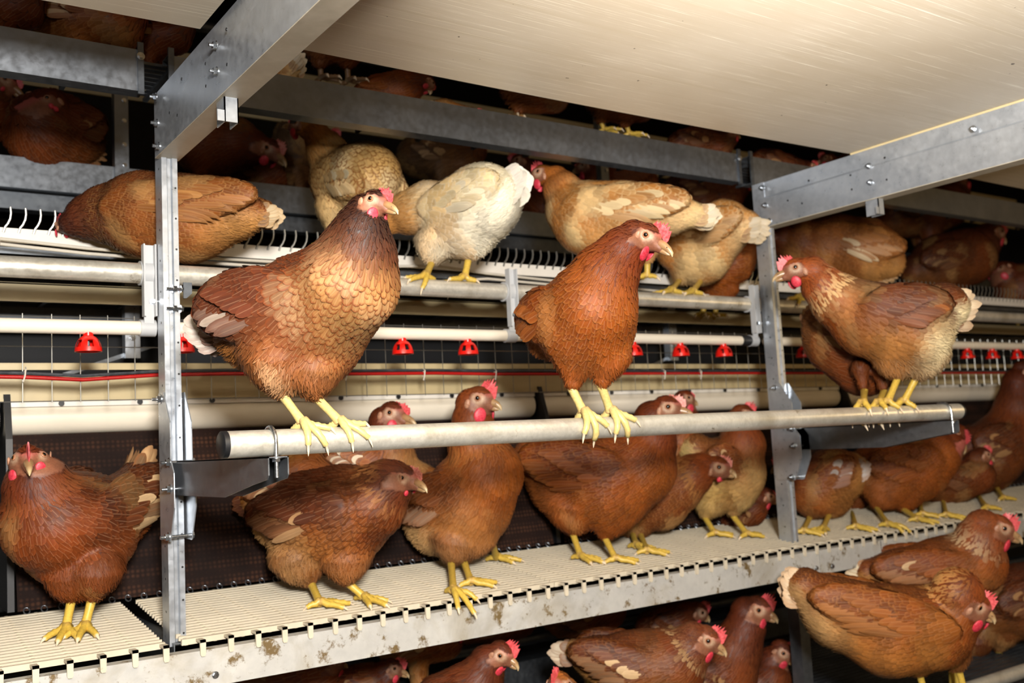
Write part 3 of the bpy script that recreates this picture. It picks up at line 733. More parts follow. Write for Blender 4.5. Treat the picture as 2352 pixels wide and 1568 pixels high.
def cat(L):
    V, Q, C, U = [], [], [], []; b = 0
    for v, q, c, u in L: V.append(v); Q.append(q + b); C.append(c); U.append(u); b += len(v)
    return np.concatenate(V), np.concatenate(Q), np.concatenate(C), np.concatenate(U)

def pal(**k): return {a: (np.array(lin(b)) if isinstance(b, str) else b) for a, b in k.items()}
BASE = dict(back='6e3517', side='8a4a20', breast='9c5a2a', neck='7a3413', hackle='b8743c', belly='b5773f', fluff='c99a66', wing='7c4019', quill='d9b98c', tail='d8bd94', edge='c58a50', ek=.28, bek=.25, pale='d8b78c', pk=.15, qk=.22, hk=.40, cov=.30, rear=0, gain=.70, skin='86563e')
def P_(**k): d = dict(BASE); d.update(k); return pal(**d)
PAL = {
 'rust': P_(),
 'tan': P_(gain=.85, back='562c1a', side='804c28', breast='c09460', neck='2e1007', hackle='7e4628', belly='84502c', fluff='94602e', edge='7a3c1a', ek=.35, bek=.8, tail='ddd5ca', quill='c8b8a8', qk=.08, wing='5c3020', pale='d8b490', pk=.12),
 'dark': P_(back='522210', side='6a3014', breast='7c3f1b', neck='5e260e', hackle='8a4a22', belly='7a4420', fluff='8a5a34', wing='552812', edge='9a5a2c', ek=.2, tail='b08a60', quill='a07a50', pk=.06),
 'orange': P_(back='7c3c14', side='8c4816', breast='9a541c', neck='6c2c0c', hackle='a05a20', belly='985320', fluff='a8683a', wing='7a3c14', edge='b87838', ek=.28, tail='a0703c', quill='8a5024', pk=.03),
 'creambelly': P_(gain=.84,  hk=.62, back='4e240e', side='84441a', breast='94501e', neck='96440f', hackle='e4bc84', belly='b07a44', fluff='fff2cc', wing='5e2e14', tail='e2cfae', quill='a8642c', edge='8a5426', ek=.22, pale='d8b480', pk=.05),
 'buff': P_(gain=.92, back='b07a3c', side='c8945a', breast='b87a3c', neck='a05c22', hackle='d2a060', belly='c8935a', fluff='e0c498', wing='a06c34', quill='e2cc9e', tail='e8dcc4', edge='e2c896', ek=.4, pale='e8d0a0', pk=.35),
 'laced': P_(gain=.9, qk=.1, back='e0b878', side='d8b884', breast='c89c60', neck='b87c3c', hackle='dcb478', belly='ceb080', fluff='e0cca4', wing='d2b07a', quill='e6d6b0', tail='e6d6b0', edge='8a4e18', ek=.85, bek=.75, pale='e8d8b4', pk=.3),
 'white': P_(gain=1.0, back='e2d6b8', side='e8dec4', breast='e4d6b4', neck='b47c40', hackle='d8b880', belly='ece4cf', fluff='eee8d8', wing='dcc698', quill='e8dcc0', tail='eee8dc', edge='efe6d0', ek=.4, pale='c8954e', pk=.16),
 'lacedtail': P_(gain=.66, hk=.6, cov=.75, back='66320f', side='94561f', breast='8c4a1a', neck='8c4212', hackle='dca864', belly='b87c44', fluff='d8b48c', wing='8a4e20', quill='c89c68', tail='e6d0b0', edge='b87c40', ek=.32, qk=.06, pale='c89858', pk=.02),
 'grey': P_(back='6a5648', side='6e5a4c', breast='7a5a40', neck='7a4420', hackle='a07040', belly='76604e', fluff='6e5c50', wing='7a5a3c', edge='5c4a3e', ek=.3, tail='a89078', pk=.1),
}
YEL, YEL2, CLAW = lin('d6b44c'), lin('c8a458'), lin('d8c09c')
CLAW2 = lin('e6d2b4')

def hen(label, group, Y, torso, neck, head, beak, tail=None, legs=(), p='rust', det=1.0, wing=True, seed=1, comb=1.0, combw='comb_red', stand='grid', lat=None, base=None, up=None, legcol=None, wattle=1.0, tw=1.0, wscale=1.0, floor=None):
    """every joint is (u, v, radius in photo pixels, offset in depth); joints become points in the barn and the bird is built around them"""
    r = np.random.default_rng(seed); pa = PAL[p] if isinstance(p, str) else p
    wsum = sum(t[2] for t in torso); D0 = depth(atY(sum(t[0] * t[2] for t in torso) / wsum, sum(t[1] * t[2] for t in torso) / wsum, Y))
    def aD(u, v, off=0.0): return ray(u, v) * (D0 + off)
    def J(j):
        P = aD(j[0], j[1], j[3] if len(j) > 3 else 0.0); return P, j[2] * depth(P) / F
    T = [J(j) for j in torso]; Nk = [J(j) for j in neck]
    Hc, hr = J(head); B = aD(beak[0], beak[1], (beak[2] if len(beak) > 2 else (head[3] if len(head) > 3 else 0)))
    Fd = nrm(B - Hc); bl = max(np.linalg.norm(B - Hc), 1.5 * hr)
    if Nk: Nk[-1] = (Nk[-1][0] - Fd * hr * .30, Nk[-1][1] * .92)
    U = np.array((0, 0, 1.0)) if up is None else nrm(np.array(up, float)); U = nrm(U - Fd * U.dot(Fd)); Lh = np.cross(U, Fd)
    fwd = nrm(T[-1][0] - T[0][0]); Ub = nrm(np.array((0, 0, 1.)) - fwd * fwd[2]); Lb = np.cross(Ub, fwd)
    s = SDF(); s.hc, s.hr = Hc, hr
    for (a, ra), (b, rb) in zip(T, T[1:]): s.cone(a, b, ra, rb, 't', a - b)
    ch = [T[-1]] + Nk + [(Hc, hr * .85)]
    for (a, ra), (b, rb) in zip(ch, ch[1:]): s.cone(a, b, min(ra, ch[1][1] * 1.25) if a is T[-1][0] else ra, rb, 'n', a - b)
    s.ell(Hc, (Fd * hr * 1.08, U * hr * .95, Lh * hr * .78), 'h', -Fd)
    s.cone(Hc + Fd * hr * .40 - U * hr * .12, Hc + Fd * bl * .52 - U * hr * .20, hr * .60, hr * .33, 'f', -Fd)
    # legs
    legd = []
    for lg in legs:
        tY = Y + lg.get('dy', 0)
        (tu, tv, tr), (hu, hv, hrad) = lg['thigh'], lg['hock']
        tp = aD(tu, tv, lg.get('dy', 0)); hp = aD(hu, hv, lg.get('dy', 0))
        he = tp * .24 + hp * .76; s.cone(tp, he, tr * depth(tp) / F, hrad * depth(hp) / F * 1.15, 'l', hp - tp + np.array((0, 0, -.01)))
        legd.append((hp, hrad * depth(hp) / F, dict(lg, _top=tp * .35 + hp * .65)))
        nb = min(T, key=lambda t: np.linalg.norm(t[0] - tp)); s.cone(nb[0], tp, nb[1] * .6, tr * depth(tp) / F * .9, 'l', tp - nb[0] + np.array((0, 0, -.01)))
    if floor is not None and not legs:
        mb = T[len(T) // 2]
        for sg in (-1, 1):
            tp = mb[0] + Lb * sg * mb[1] * .4 - np.array((0, 0, mb[1] * .45)); hp = np.array((tp[0], tp[1], max(floor + .014, min(tp[2] - mb[1] * .75, floor + .09))))
            if tp[2] < floor + .025: continue
            s.cone(tp, hp, mb[1] * .5, .012, 'l', hp - tp); legd.append((hp, .012, dict(fix=(hp[0] - fwd[0] * .0, hp[1], floor), stand='fix')))
    # wings lie along the flanks
    wd = []
    if wing:
        cs = [t for t in T]; mid = sum(t[0] * t[1] for t in cs) / sum(t[1] for t in cs); rm = max(t[1] for t in cs)
        tl = np.linalg.norm(T[-1][0] - T[0][0])
        wl = (.44 * tl + .22 * rm) * wscale
        ws = nrm(fwd - .10 * Ub)
        for sg in (-1, 1):
            c = mid + Lb * sg * rm * .80 + Ub * rm * .16 - fwd * .10 * tl
            wu = nrm(np.cross(ws, Lb)) * -1
            if wu[2] < 0: wu = -wu
            s.ell(c, (ws * wl, wu * rm * .52, Lb * rm * .22), 'w', -ws - .12 * Ub); wd.append((c, ws, wu, sg, wl, rm))
    if base is None:
        zz = min(t[0][2] - t[1] for t in T); cxy = np.mean([t[0] for t in T], 0); base = (cxy[0], cxy[1], zz)
    base = np.array(base, float)
    # ---------------- body
    V, Q = s.mesh(.0055 if det > .8 else (.008 if det > .45 else .011))
    segs = s.seg; tags = [x[4] for x in segs] + [x[3] for x in s.el]; flows = np.array([x[5] for x in segs] + [x[4] for x in s.el])
    tg = {k: np.array([x == k for x in tags]) for k in 'tnhflw'}
    tax = np.array([(t[0] - T[0][0]) @ fwd for t in T]); t0, t1 = tax.min() - T[0][1], tax.max() + T[-1][1]
    def field(P):
        D = s.parts(P); Wt = np.exp(-np.clip(D - D.min(0), 0, .2) / .010); Wt /= Wt.sum(0)
        fl = Wt.T @ flows; w = {k: Wt[m].sum(0) if m.any() else np.zeros(len(P)) for k, m in tg.items()}
        return fl, w
    def color(P, N, w):
        t = ((P - T[0][0]) @ fwd - t0) / (t1 - t0); nz = N @ Ub
        b1 = blotch(P, 26, seed); b2 = blotch(P, 60, seed * 1.7)
        sm = lambda x, a, b: np.clip((x - a) / (b - a), 0, 1)[:, None]
        c = pa['side'] + 0 * P
        c = c * (1 - sm(t, .52, .80)) + pa['breast'] * sm(t, .52, .80)
        c = c * (1 - sm(nz, .15, .6)) + pa['back'] * sm(nz, .15, .6)
        bel = sm(-nz, -.05, .45) * (1 - sm(t, .60, .85)); c = c * (1 - bel) + pa['belly'] * bel
        flf = sm(-nz, -.25, .25) * (1 - sm(t, .22, .42)); c = c * (1 - flf) + pa['fluff'] * flf
        rr_ = (1 - sm(t, .16, .34)) * float(pa['rear']) * (nz < .75)[:, None]; c = c * (1 - rr_) + pa['fluff'] * rr_
        lw = np.clip(w['l'], 0, 1)[:, None]; c = c * (1 - lw * .8) + (pa['belly'] * .55 + pa['side'] * .45) * lw * .8
        ww = np.clip(w['w'] * 1.3, 0, 1)[:, None]; c = c * (1 - ww) + pa['wing'] * ww
        if Nk:
            nn = np.clip((w['n'] + w['h'] + w['f']) * 1.15, 0, 1)[:, None]
            hk = np.linalg.norm(P - Hc, axis=1); hf = sm(hk, hr * 2.6, hr * 5.0) * (nz > -.6)[:, None]
            ncol = pa['neck'] * (1 - hf * float(pa['hk'])) + pa['hackle'] * hf * float(pa['hk'])
            c = c * (1 - nn) + ncol * nn
        pk = float(pa['pk']); pm = sm(b1, 1 - pk * 1.1 - .05, 1 - pk * .6 + .12) * .75 * (1 - np.clip(w['n'] + w['h'] + w['f'] + .6 * w['w'], 0, 1))[:, None]
        c = c * (1 - pm) + pa['pale'] * pm
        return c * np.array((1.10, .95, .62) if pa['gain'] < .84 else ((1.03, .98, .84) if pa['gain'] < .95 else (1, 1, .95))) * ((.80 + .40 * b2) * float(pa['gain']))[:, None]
    def facemask(P):
        q = P - Hc; f, u, l = q @ Fd / hr, q @ U / hr, np.abs(q @ Lh) / hr
        m = (f > -.38) & (f < 3) & (u < .50 + .1 * f) & (u > -.72) & (l > .22 + .18 * np.clip(-f, 0, 1)) | (f > .72) & (f < 3) & (u > -.75) & (u < .9)
        return m & (np.linalg.norm(q, axis=1) < 2.4 * hr)
    d0, Nv = s.grad(V); fl, w = field(V); bc = color(V, Nv, w) * .75
    fm = facemask(V); sk = pa['skin'] * (.85 + .3 * blotch(V, 160, seed))[:, None]
    q = V - Hc; rg = np.minimum(np.linalg.norm(q - (Fd * .20 + U * .16 + Lh * .7) * hr, axis=1), np.linalg.norm(q - (Fd * .20 + U * .16 - Lh * .7) * hr, axis=1)) / hr
    ringk = (np.exp(-((rg - .30) / .16) ** 2) * .6)[:, None]; sk = sk * (1 - ringk) + np.array(lin('d9bfa0')) * ringk
    redk = np.clip(((q @ U) / hr - .30) * 2.5, 0, .7)[:, None]; sk = sk * (1 - redk) + np.array(lin('b8605a')) * redk
    bc[fm] = sk[fm]
    V = V - Nv * np.where(fm, 0, .0020)[:, None]
    body = np_mesh('hen', V, Q, bc, None, 'hen_skin', base); tag(body, label, 'hen', group)
    # ---------------- plumage
    tri = V[Q]; ar = .5 * np.linalg.norm(np.cross(tri[:, 2] - tri[:, 0], tri[:, 3] - tri[:, 1]), axis=1)
    k = 1.0 / max(det, .3) ** .5
    dens = 75000 if det > .8 else (36000 if det > .45 else 20000)
    cnt = int(ar.sum() * dens); fi = r.choice(len(Q), cnt, p=ar / ar.sum()); uv = r.uniform(0, 1, (cnt, 2))
    P = (tri[fi, 0] * (1 - uv[:, :1]) + tri[fi, 1] * uv[:, :1]) * (1 - uv[:, 1:]) + (tri[fi, 3] * (1 - uv[:, :1]) + tri[fi, 2] * uv[:, :1]) * uv[:, 1:]
    P = P[~facemask(P)]
    d, N = s.grad(P); P = P - N * d[:, None]; fl, w = field(P); fl = fl + np.array((0, 0, -.28)) * (w['t'] + w['w'] * .8 + w['l'])[:, None]
    hd = np.linalg.norm(P - Hc, axis=1); sc = min(max(hr / .023, .8), 1.12)
    nw = w['n'] + w['h'] + w['f']; nk = np.clip((hd - hr) / (hr * 4.5), 0, 1)
    tt = ((P - T[0][0]) @ fwd - t0) / (t1 - t0); nzz = N @ Ub
    fluffy = np.clip(w['l'] * .9 + (np.clip(.45 - tt, 0, .3) * 3.2) * (nzz < .15) * (1 - np.clip(w['w'] * 2, 0, 1)), 0, 1)
    rad = np.where(nw > .5, .0028 + .0048 * nk, np.where(fluffy > .5, .0056, .0078 + .002 * (w['w'] > .4))) * k * sc
    keep = thin(P, rad, rad.max()); P, N, fl, nw, nk, fluffy, rad, tt, nzz = (a[keep] for a in (P, N, fl, nw, nk, fluffy, rad, tt, nzz)); w = {a: b[keep] for a, b in w.items()}
    col = color(P, N, w) * r.uniform(.88, 1.12, len(P))[:, None]
    hs = np.clip((w['n'] - .40) * 5, 0, 1) * np.clip((nk - .20) * 4, 0, 1) * max(0, float(pa['hk']) - .35) * 3.0 * (r.uniform(0, 1, len(P)) < .6); hs = np.clip(hs, 0, .85)[:, None]; col = col * (1 - hs) + pa['hackle'] * hs
    L = np.where(nw > .5, .008 + .022 * nk, np.where(fluffy > .5, .021, .023 + .007 * (w['w'] > .4))) * k ** .7 * sc
    Wd = np.where(nw > .5, .0042 + .0038 * nk, np.where(fluffy > .5, .0115, .0155 + .004 * (w['w'] > .4))) * k * sc
    lift = np.where(nw > .5, .0008 + .0022 * nk, np.where(fluffy > .5, .0022 * r.uniform(.5, 1.3, len(P)), .0025)) * sc
    ed = np.where(nw > .5, .12 + .7 * nk ** 2, np.where(fluffy > .5, .1, np.where(tt > .58, pa['bek'], pa['ek']))) * r.uniform(.6, 1.2, len(P))
    ec = np.where((nw > .5)[:, None], pa['hackle'], pa['edge'])
    FT = [feathers(s, P, fl, L, Wd, lift, col, np.clip(ed, 0, 1), ec, r, wob=.16)]
    # fine down on the fluffy parts
    fz = np.where(fluffy > .35)[0]
    if len(fz) and det > .4:
        fz = np.repeat(fz, 4 if det > .8 else 2); jit = r.normal(0, .004, (len(fz), 3))
        FT.append(feathers(s, (lambda q: q - s.grad(q)[1] * s.grad(q)[0][:, None])(P[fz] + jit), fl[fz] + r.normal(0, .16, (len(fz), 3)), .019 * sc, .0019 * k, .0048 * r.uniform(.4, 1.5, len(fz)), col[fz] * r.uniform(.95, 1.15, len(fz))[:, None], .15, pa['fluff'], r, wob=.2))
    v, q, c, u = cat(FT); pl_ = np_mesh('plumage', v, q, c, u, 'feather', base, body); pl_['kind'] = 'stuff'; pl_['label'] = 'overlapping body feathers'
    # wing quills
    for (cw, ws, wu, sg, wl, rm) in wd:
        n1 = 9; PP, LL, WW, FF, LI, K = [], [], [], [], [], []
        for i in range(n1):                       # primaries and secondaries along the lower hind edge
            a = i / (n1 - 1); p0 = cw + ws * wl * (.35 - .75 * a) + wu * rm * (-.34 + .34 * a) + Lb * sg * rm * .22
            PP.append(p0); LL.append(wl * (.66 - .12 * a)); WW.append(.017 * sc); LI.append(.004 + .0012 * (n1 - i)); K.append(0)
        for i in range(7):                        # greater coverts
            a = i / 6; p0 = cw + ws * wl * (.55 - .75 * a) + wu * rm * (-.10 + .36 * a) + Lb * sg * rm * .24
            PP.append(p0); LL.append(wl * .42); WW.append(.020 * sc); LI.append(.010); K.append(1)
        PP = np.array(PP); d, N = s.grad(PP); PP = PP - N * d[:, None]; K = np.array(K)
        qk = (r.uniform(0, 1, len(PP)) < pa['qk'])[:, None]; base_c = np.where(qk, pa['wing'] * .2 + pa['quill'] * .8, np.where(K[:, None] == 0, pa['wing'] * .8 + pa['quill'] * .2, pa['wing'] * .92 + pa['edge'] * .08)) * r.uniform(.75, 1.2, len(PP))[:, None]
        fe = feathers(s, PP, np.tile(-ws - .22 * wu, (len(PP), 1)), np.array(LL), np.array(WW), np.array(LI), base_c, .35, np.where(qk, pa['quill'], pa['edge'] * .6 + pa['wing'] * .4), r, wob=.05)
        np_mesh('wing_feathers', *fe, 'feather', base, body)
    # tail fan
    if tail is not None:
        tp = aD(tail[0], tail[1], (tail[2] if len(tail) > 2 else (torso[0][3] if len(torso[0]) > 3 else 0))); tb = T[0][0] + fwd * T[0][1] * .6
        ax = tp - tb; tl = np.linalg.norm(ax); ax = ax / tl; lt = nrm(np.cross((0, 0, 1.), ax)); tu = np.cross(ax, lt)
        PP, FF, NN, LL, CC = [], [], [], [], []
        for sg in (-1, 1):
            for i in range(7):
                a = -.55 + i / 6 * .75
                dr = nrm(ax + tu * a * .62 * tw + lt * sg * .10)
                PP.append(tb + lt * sg * (.006 + .0022 * i) + tu * a * T[0][1] * .9); FF.append(dr); NN.append(nrm(lt * sg + tu * .35))
                LL.append(tl * (1.0 - .05 * abs(i - 4)) * r.uniform(.93, 1.03)); CC.append(pa['tail'] * r.uniform(.85, 1.1) * (1 - .35 * (i < 2)) + pa['edge'] * .2 * (i < 2))
        PP = np.array(PP); fe = feathers(None, PP, np.array(FF), np.array(LL), .024 * sc * tw, .004, np.array(CC), .35, pa['edge'], r, free=True, normals=np.array(NN), wob=.03)
        # shorter coverts over the root of the tail
        PP2, FF2, NN2 = [], [], []
        for sg in (-1, 1):
            for i in range(6):
                a = -.6 + i / 5 * .9
                PP2.append(tb + lt * sg * (.012 + .003 * (i % 3)) + tu * a * T[0][1]); FF2.append(nrm(ax + tu * a * .5 + lt * sg * .12)); NN2.append(nrm(lt * sg + tu * .4))
        fe2 = feathers(None, np.array(PP2), np.array(FF2), tl * .62, .026 * sc, .006, np.tile(pa['tail'] * float(pa['cov']) + pa['back'] * (1 - float(pa['cov'])), (12, 1)) * r.uniform(.8, 1.2, 12)[:, None], .5, pa['edge'], r, free=True, normals=np.array(NN2), wob=.08)
        np_mesh('tail_feathers', *cat([fe, fe2]), 'feather', base, body)
    # ---------------- head furniture
    def pt(f, u, l): return Hc + Fd * f * hr + U * u * hr + Lh * l * hr
    def onskin(p):
        p = np.array(p)[None]
        for _ in range(3): d_, g_ = s.grad(p); p = p - g_ * d_[:, None]
        return p[0], g_[0]
    bb = bl / hr
    m = MB()
    hcol, tcol = lin('9c7a54'), lin('c0a880')
    cc = [np.array(lin('8c5c40')), np.array(hcol), np.array(hcol), np.array(tcol), np.array(tcol)]
    up_ = [pt(bb * .42, .02, 0), pt(bb * .60, .06, 0), pt(bb * .78, .03, 0), pt(bb * .93, -.09, 0), pt(bb * 1.0, -.26, 0)]
    m.tube(up_, np.array([.36, .30, .22, .12, .03]) * hr, 12, [tuple(x) for x in cc])
    lo_ = [pt(bb * .44, -.27, 0), pt(bb * .66, -.27, 0), pt(bb * .82, -.26, 0), pt(bb * .90, -.25, 0)]
    m.tube(lo_, np.array([.24, .20, .13, .03]) * hr, 10, [tuple(x) for x in cc[:4]])
    for sg in (-1, 1): m.tube([pt(bb * .74, .10, .20 * sg), pt(bb * .76, .11, .245 * sg)], [.05 * hr, .02 * hr], 6, (.08, .04, .03))
    part(m, 'beak', 'beak', body, 'horn-coloured beak', cols=True, smooth=60)
    for sg in (-1, 1):
        e = MB(); c, ng = onskin(pt(.20, .16, .85 * sg)); ef = nrm(Fd - ng * ng.dot(Fd)); eu = np.cross(ng, ef) * sg; c = c + ng * hr * .03; A = np.array((ef, eu, ng)) * hr * np.array([.17, .17, .12])[:, None]
        def ec_(p): 
            z = p[2]; return (.004, .003, .003) if z > .68 else (lin('824a1c') if z > .36 else lin('caa07a'))
        e.ell(c, A, 16, 16, ec_); part(e, 'eye', 'eye', body, 'amber eye with a black pupil', cols=True, smooth=80)
        if det > .4:
            ring = MB().tube([c + A[0] * 1.15 * math.cos(a) + A[1] * 1.05 * math.sin(a) for a in np.linspace(0, 2 * math.pi, 17)], .05 * hr, 6)
            part(ring, 'eyelid', 'earlobe', body)
        w_ = MB()
        if wattle > 0:
            wc, wn = onskin(pt(.48, -.78, .60 * sg)); wn = nrm(wn - U * wn.dot(U) * .8); w_.ell(wc + wn * hr * .12 - U * hr * .20 * wattle, (nrm(np.cross(U, wn)) * hr * .38 * wattle, nrm(U - wn * wn.dot(U)) * hr * .46 * wattle, wn * hr * .13), 14, 10); part(w_, 'wattle', 'wattle_red', body, 'red wattle', smooth=80)
        lc, lg_ = onskin(pt(-.36, -.40, .9 * sg)); l_ = MB().ell(lc, (nrm(Fd - lg_ * lg_.dot(Fd)) * hr * .20, U * hr * .34, lg_ * hr * .13), 10, 8); part(l_, 'earlobe', 'earlobe', body, 'pale earlobe', smooth=80)
    if comb > 0:
        npk = 6; top = [(bb * .60, .22), (bb * .64, .50)]
        for i in range(npk):
            f0 = bb * .56 - i * (bb * .56 + .25) / npk; hh = .78 + .42 * math.sin(math.pi * (i + .7) / (npk + .4))
            hh = .62 + (hh - .62) * comb
            top += [(f0 + .05 * comb, hh + .20 * comb + .06 * ((i * 7) % 3)), (f0 - .14, hh - .10 * comb)]
        bot = [(-.42, .70), (0, .78), (bb * .38, .55)]
        outl = top + bot; m = MB(); nO = len(outl); th = .085
        cen = (bb * .2, .80)
        vv = [pt(f, u, -th * (0.35 if i < len(top) else 1.3)) for i, (f, u) in enumerate(outl)] + [pt(f, u, th * (0.35 if i < len(top) else 1.3)) for i, (f, u) in enumerate(outl)] + [pt(cen[0], cen[1], -th * 1.6), pt(cen[0], cen[1], th * 1.6)]
        ff = [(i, (i + 1) % nO, nO + (i + 1) % nO, nO + i) for i in range(nO)]
        ff += [(i, 2 * nO, (i + 1) % nO) for i in range(nO)] + [(nO + i, nO + (i + 1) % nO, 2 * nO + 1) for i in range(nO)]
        m.add(vv, ff); part(m, 'comb', combw, body, 'red serrated comb', smooth=60)
    # ---------------- shanks and feet
    yl, yl2 = (YEL, YEL2) if legcol is None else legcol
    for hp, hrad, lg in legd:
        ls = lg.get('s', sc)
        m = MB(); fy = Y + lg.get('fdy', lg.get('dy', 0)); hx, hy = lg.get('dir', (fwd[0], fwd[1])); hd_ = nrm(np.array((hx, hy, 0.)))
        st = lg.get('stand', stand)
        if st == 'perch' or st == 'uperch':
            ay, az, ar_ = (PY, PZ, PR) if st == 'perch' else (UY, UZ, UR)
            fx = atY(lg['foot'][0], lg['foot'][1], ay)[0]; A = np.array((fx, ay, az + ar_ + .011 * ls))
        elif st == 'fix': A = np.array(lg['fix']) + np.array((0, 0, .012))
        elif st == 'grid':
            A = atG(*lg['foot']); A = A + np.array((0, 0, .012 * ls))
        else: A = aD(lg['foot'][0], lg['foot'][1], lg.get('dy', 0)) + np.array((0, 0, .008))
        top_ = lg.get('_top', hp + (hp - A) * .35); sh = [top_, hp, hp * .72 + A * .28, hp * .35 + A * .65, hp * .1 + A * .9, A + np.array((0, 0, -.002))]
        rr = np.array([.0080, .0086, .0076, .0072, .0080, .0088]) * ls
        m.tube(sh, rr, 14, [tuple(yl)] * 5 + [tuple(yl2)])
        toes = lg.get('toes', [(-.62, .050), (-.05, .062), (.55, .050), (3.0, .026)])
        for ang, ln in toes:
            ln = ln * ls * .92; ca, sa = math.cos(ang), math.sin(ang); dv = np.array((hd_[0] * ca - hd_[1] * sa, hd_[0] * sa + hd_[1] * ca, 0))
            path = [A]; rads = [.0070 * ls]; n = 9
            for i in range(1, n + 1):
                t = i / n; rt = (.0066 - .0021 * t) * ls * (1.0 + .16 * (i % 2))
                if st in ('perch', 'uperch'):
                    th = dv[1] * ln * t / (ar_ + .004); rho = ar_ + rt * .85 + .010 * ls * max(0, 1 - 3.2 * t)
                    q = np.array((A[0] + dv[0] * ln * t, ay + rho * math.sin(th), az + rho * math.cos(th)))
                else:
                    q = A + dv * ln * t; g = (gridz(q[1]) if q[1] > 1.925 else GZ - .9 * (1.925 - q[1])) if st == 'grid' else A[2] - .012
                    q[2] = g + rt * .9 + .010 * ls * max(0, 1 - 3.0 * t) + .004 * ls * math.sin(math.pi * t)
                path.append(q); rads.append(rt)
            cl = [tuple(yl2)] * 2 + [tuple(yl)] * (n - 1)
            e1 = path[-1]; dd = nrm(path[-1] - path[-2])
            drop = np.array((0, 0, -.004)) if st == 'grid' else np.array((0, 0, -.008))
            path += [e1 + dd * .002, e1 + dd * .006 * ls + drop * .5, e1 + dd * .0095 * ls + drop * 1.1]; rads += [.0026 * ls, .0020 * ls, .0004 * ls]
            cl += [tuple(CLAW2)] * 3
            m.tube(path, rads, 9, cl)
        part(m, 'leg', 'leg_yellow', body, 'yellow leg with long toes and pale claws', cols=True, smooth=70)
    return body

def LG(thigh, hock, foot, **k): return dict(thigh=thigh, hock=hock, foot=foot, **k)
GP, GU, GL, GB, GT = 'hens on the front perch', 'hens of the upper tier', 'hens on the grid ledge', 'hens of the bottom tier', 'hens of the topmost tier'
HENS = []
def H(*a, **k): HENS.append((a, k))
# ---- front perch
H('large tan-breasted brown hen with dark neck, left one on the front perch', GP, 1.49,
  [(512, 742, 38, .10), (585, 760, 86, .08), (688, 744, 154, .05), (800, 652, 116, -.03)], [(822, 580, 88, -.04), (830, 528, 64, -.05), (846, 488, 45, -.055)], (862, 464, 33, -.06), (917, 484, -.085), tail=(428, 764, .10), tw=1.5,
  legs=[LG((640, 830, 78), (648, 906, 19), (694, 985), dir=(.55, -.8)), LG((722, 850, 62), (722, 908, 18), (778, 972), dir=(.75, -.65))], p='tan', stand='perch', seed=3, wscale=.72, comb=.7, legcol=(lin('d8c27c'), lin('cfae78')), wattle=1.1)
H('orange-brown hen in the middle of the front perch, seen from the front', GP, 1.49,
  [(1258, 778, 46, .11), (1298, 738, 80, .07), (1343, 735, 116, .01), (1362, 700, 102, -.03)], [(1392, 632, 76, -.04), (1432, 575, 56, -.045), (1465, 548, 42, -.05)], (1487, 545, 35, -.055), (1549, 582, -.085),
  legs=[LG((1325, 815, 56), (1314, 893, 17), (1340, 958), dir=(.25, -1)), LG((1394, 820, 52), (1381, 885, 16), (1402, 952), dir=(.45, -.9))], p='orange', stand='perch', seed=5, wscale=.75, legcol=(lin('d8c27c'), lin('cfae78')), wattle=1.15)
H('cream-bellied brown hen at the right end of the front perch, facing left', GP, 1.49,
  [(2165, 705, 56, -.02), (2085, 752, 98, .0), (1995, 733, 84, .01), (1925, 690, 62, .02)], [(1888, 655, 48, .02), (1858, 625, 37, .02)], (1828, 620, 30, .02), (1772, 640, .02), tail=(2244, 690, -.02),
  legs=[LG((2060, 815, 60), (2066, 858, 15), (2040, 925), dir=(-.6, .8)), LG((2115, 815, 60), (2104, 868, 14), (2078, 930), dir=(-.6, .8))], p='creambelly', stand='perch', seed=8, wscale=.8, tw=1.3)
H('dark brown hen with its head hidden, behind the right hen of the perch', GP, 1.66,
  [(1885, 740, 40, .06), (1925, 778, 78, .05), (1985, 835, 74, .02)], [(2000, 780, 52, .03), (2000, 745, 38, .04)], (2010, 720, 26, .05), (2050, 730, .05), tail=(1868, 690, .08),
  legs=[LG((1975, 845, 18), (1985, 898, 9), (1985, 940), dir=(.2, 1), dy=-.08), LG((2020, 850, 18), (2030, 900, 9), (2022, 935), dir=(.2, 1), dy=-.08)], p='dark', stand='perch', det=.6, seed=9)
# ---- upper tier
H('brown hen lying with its head tucked away behind the left post', GU, 2.14,
  [(600, 492, 28, .0), (535, 488, 62), (435, 502, 100), (325, 492, 96), (250, 492, 68)], [(200, 500, 50), (165, 512, 34)], (146, 518, 20), (120, 520, .05), tail=(652, 490), p=P_(back='6a3414', side='8a4c1e', breast='5e2c14', neck='4c1c0c', hackle='8a5030', belly='9a5a28', wing='8c5426', quill='b8844c', tail='d8c4a0', edge='c89a60', pk=.16), seed=12, floor=None)
H('dark hen cut by the left edge, its head turned right above the sitting hen', GU, 2.98,
  [(-80, 270, 70), (-20, 265, 62)], [(-15, 215, 42), (2, 195, 32)], (14, 188, 26), (58, 226), p='dark', det=.5, seed=13, comb=.5, floor=None, wattle=.5)
H('round brown hen sitting at the upper left, its beak towards the left', GU, 2.92,
  [(185, 320, 52, .10), (140, 305, 88, .05), (95, 300, 86, -.02)], [(110, 262, 58, -.03), (112, 245, 42, -.04)], (108, 240, 31, -.05), (60, 264, -.09), tail=(236, 350, .18), p='dark', det=.75, seed=14, comb=.4, floor=None, wattle=.5)
H('dark hen stretching its head to the right, below the long channel beam', GU, 3.0,
  [(420, 330, 62, .1), (480, 335, 74), (540, 330, 60)], [(575, 338, 44), (600, 345, 34)], (622, 345, 28), (660, 378, -.03), tail=(380, 300, .1), p='dark', det=.7, seed=15, comb=.8, combw='comb_pale')
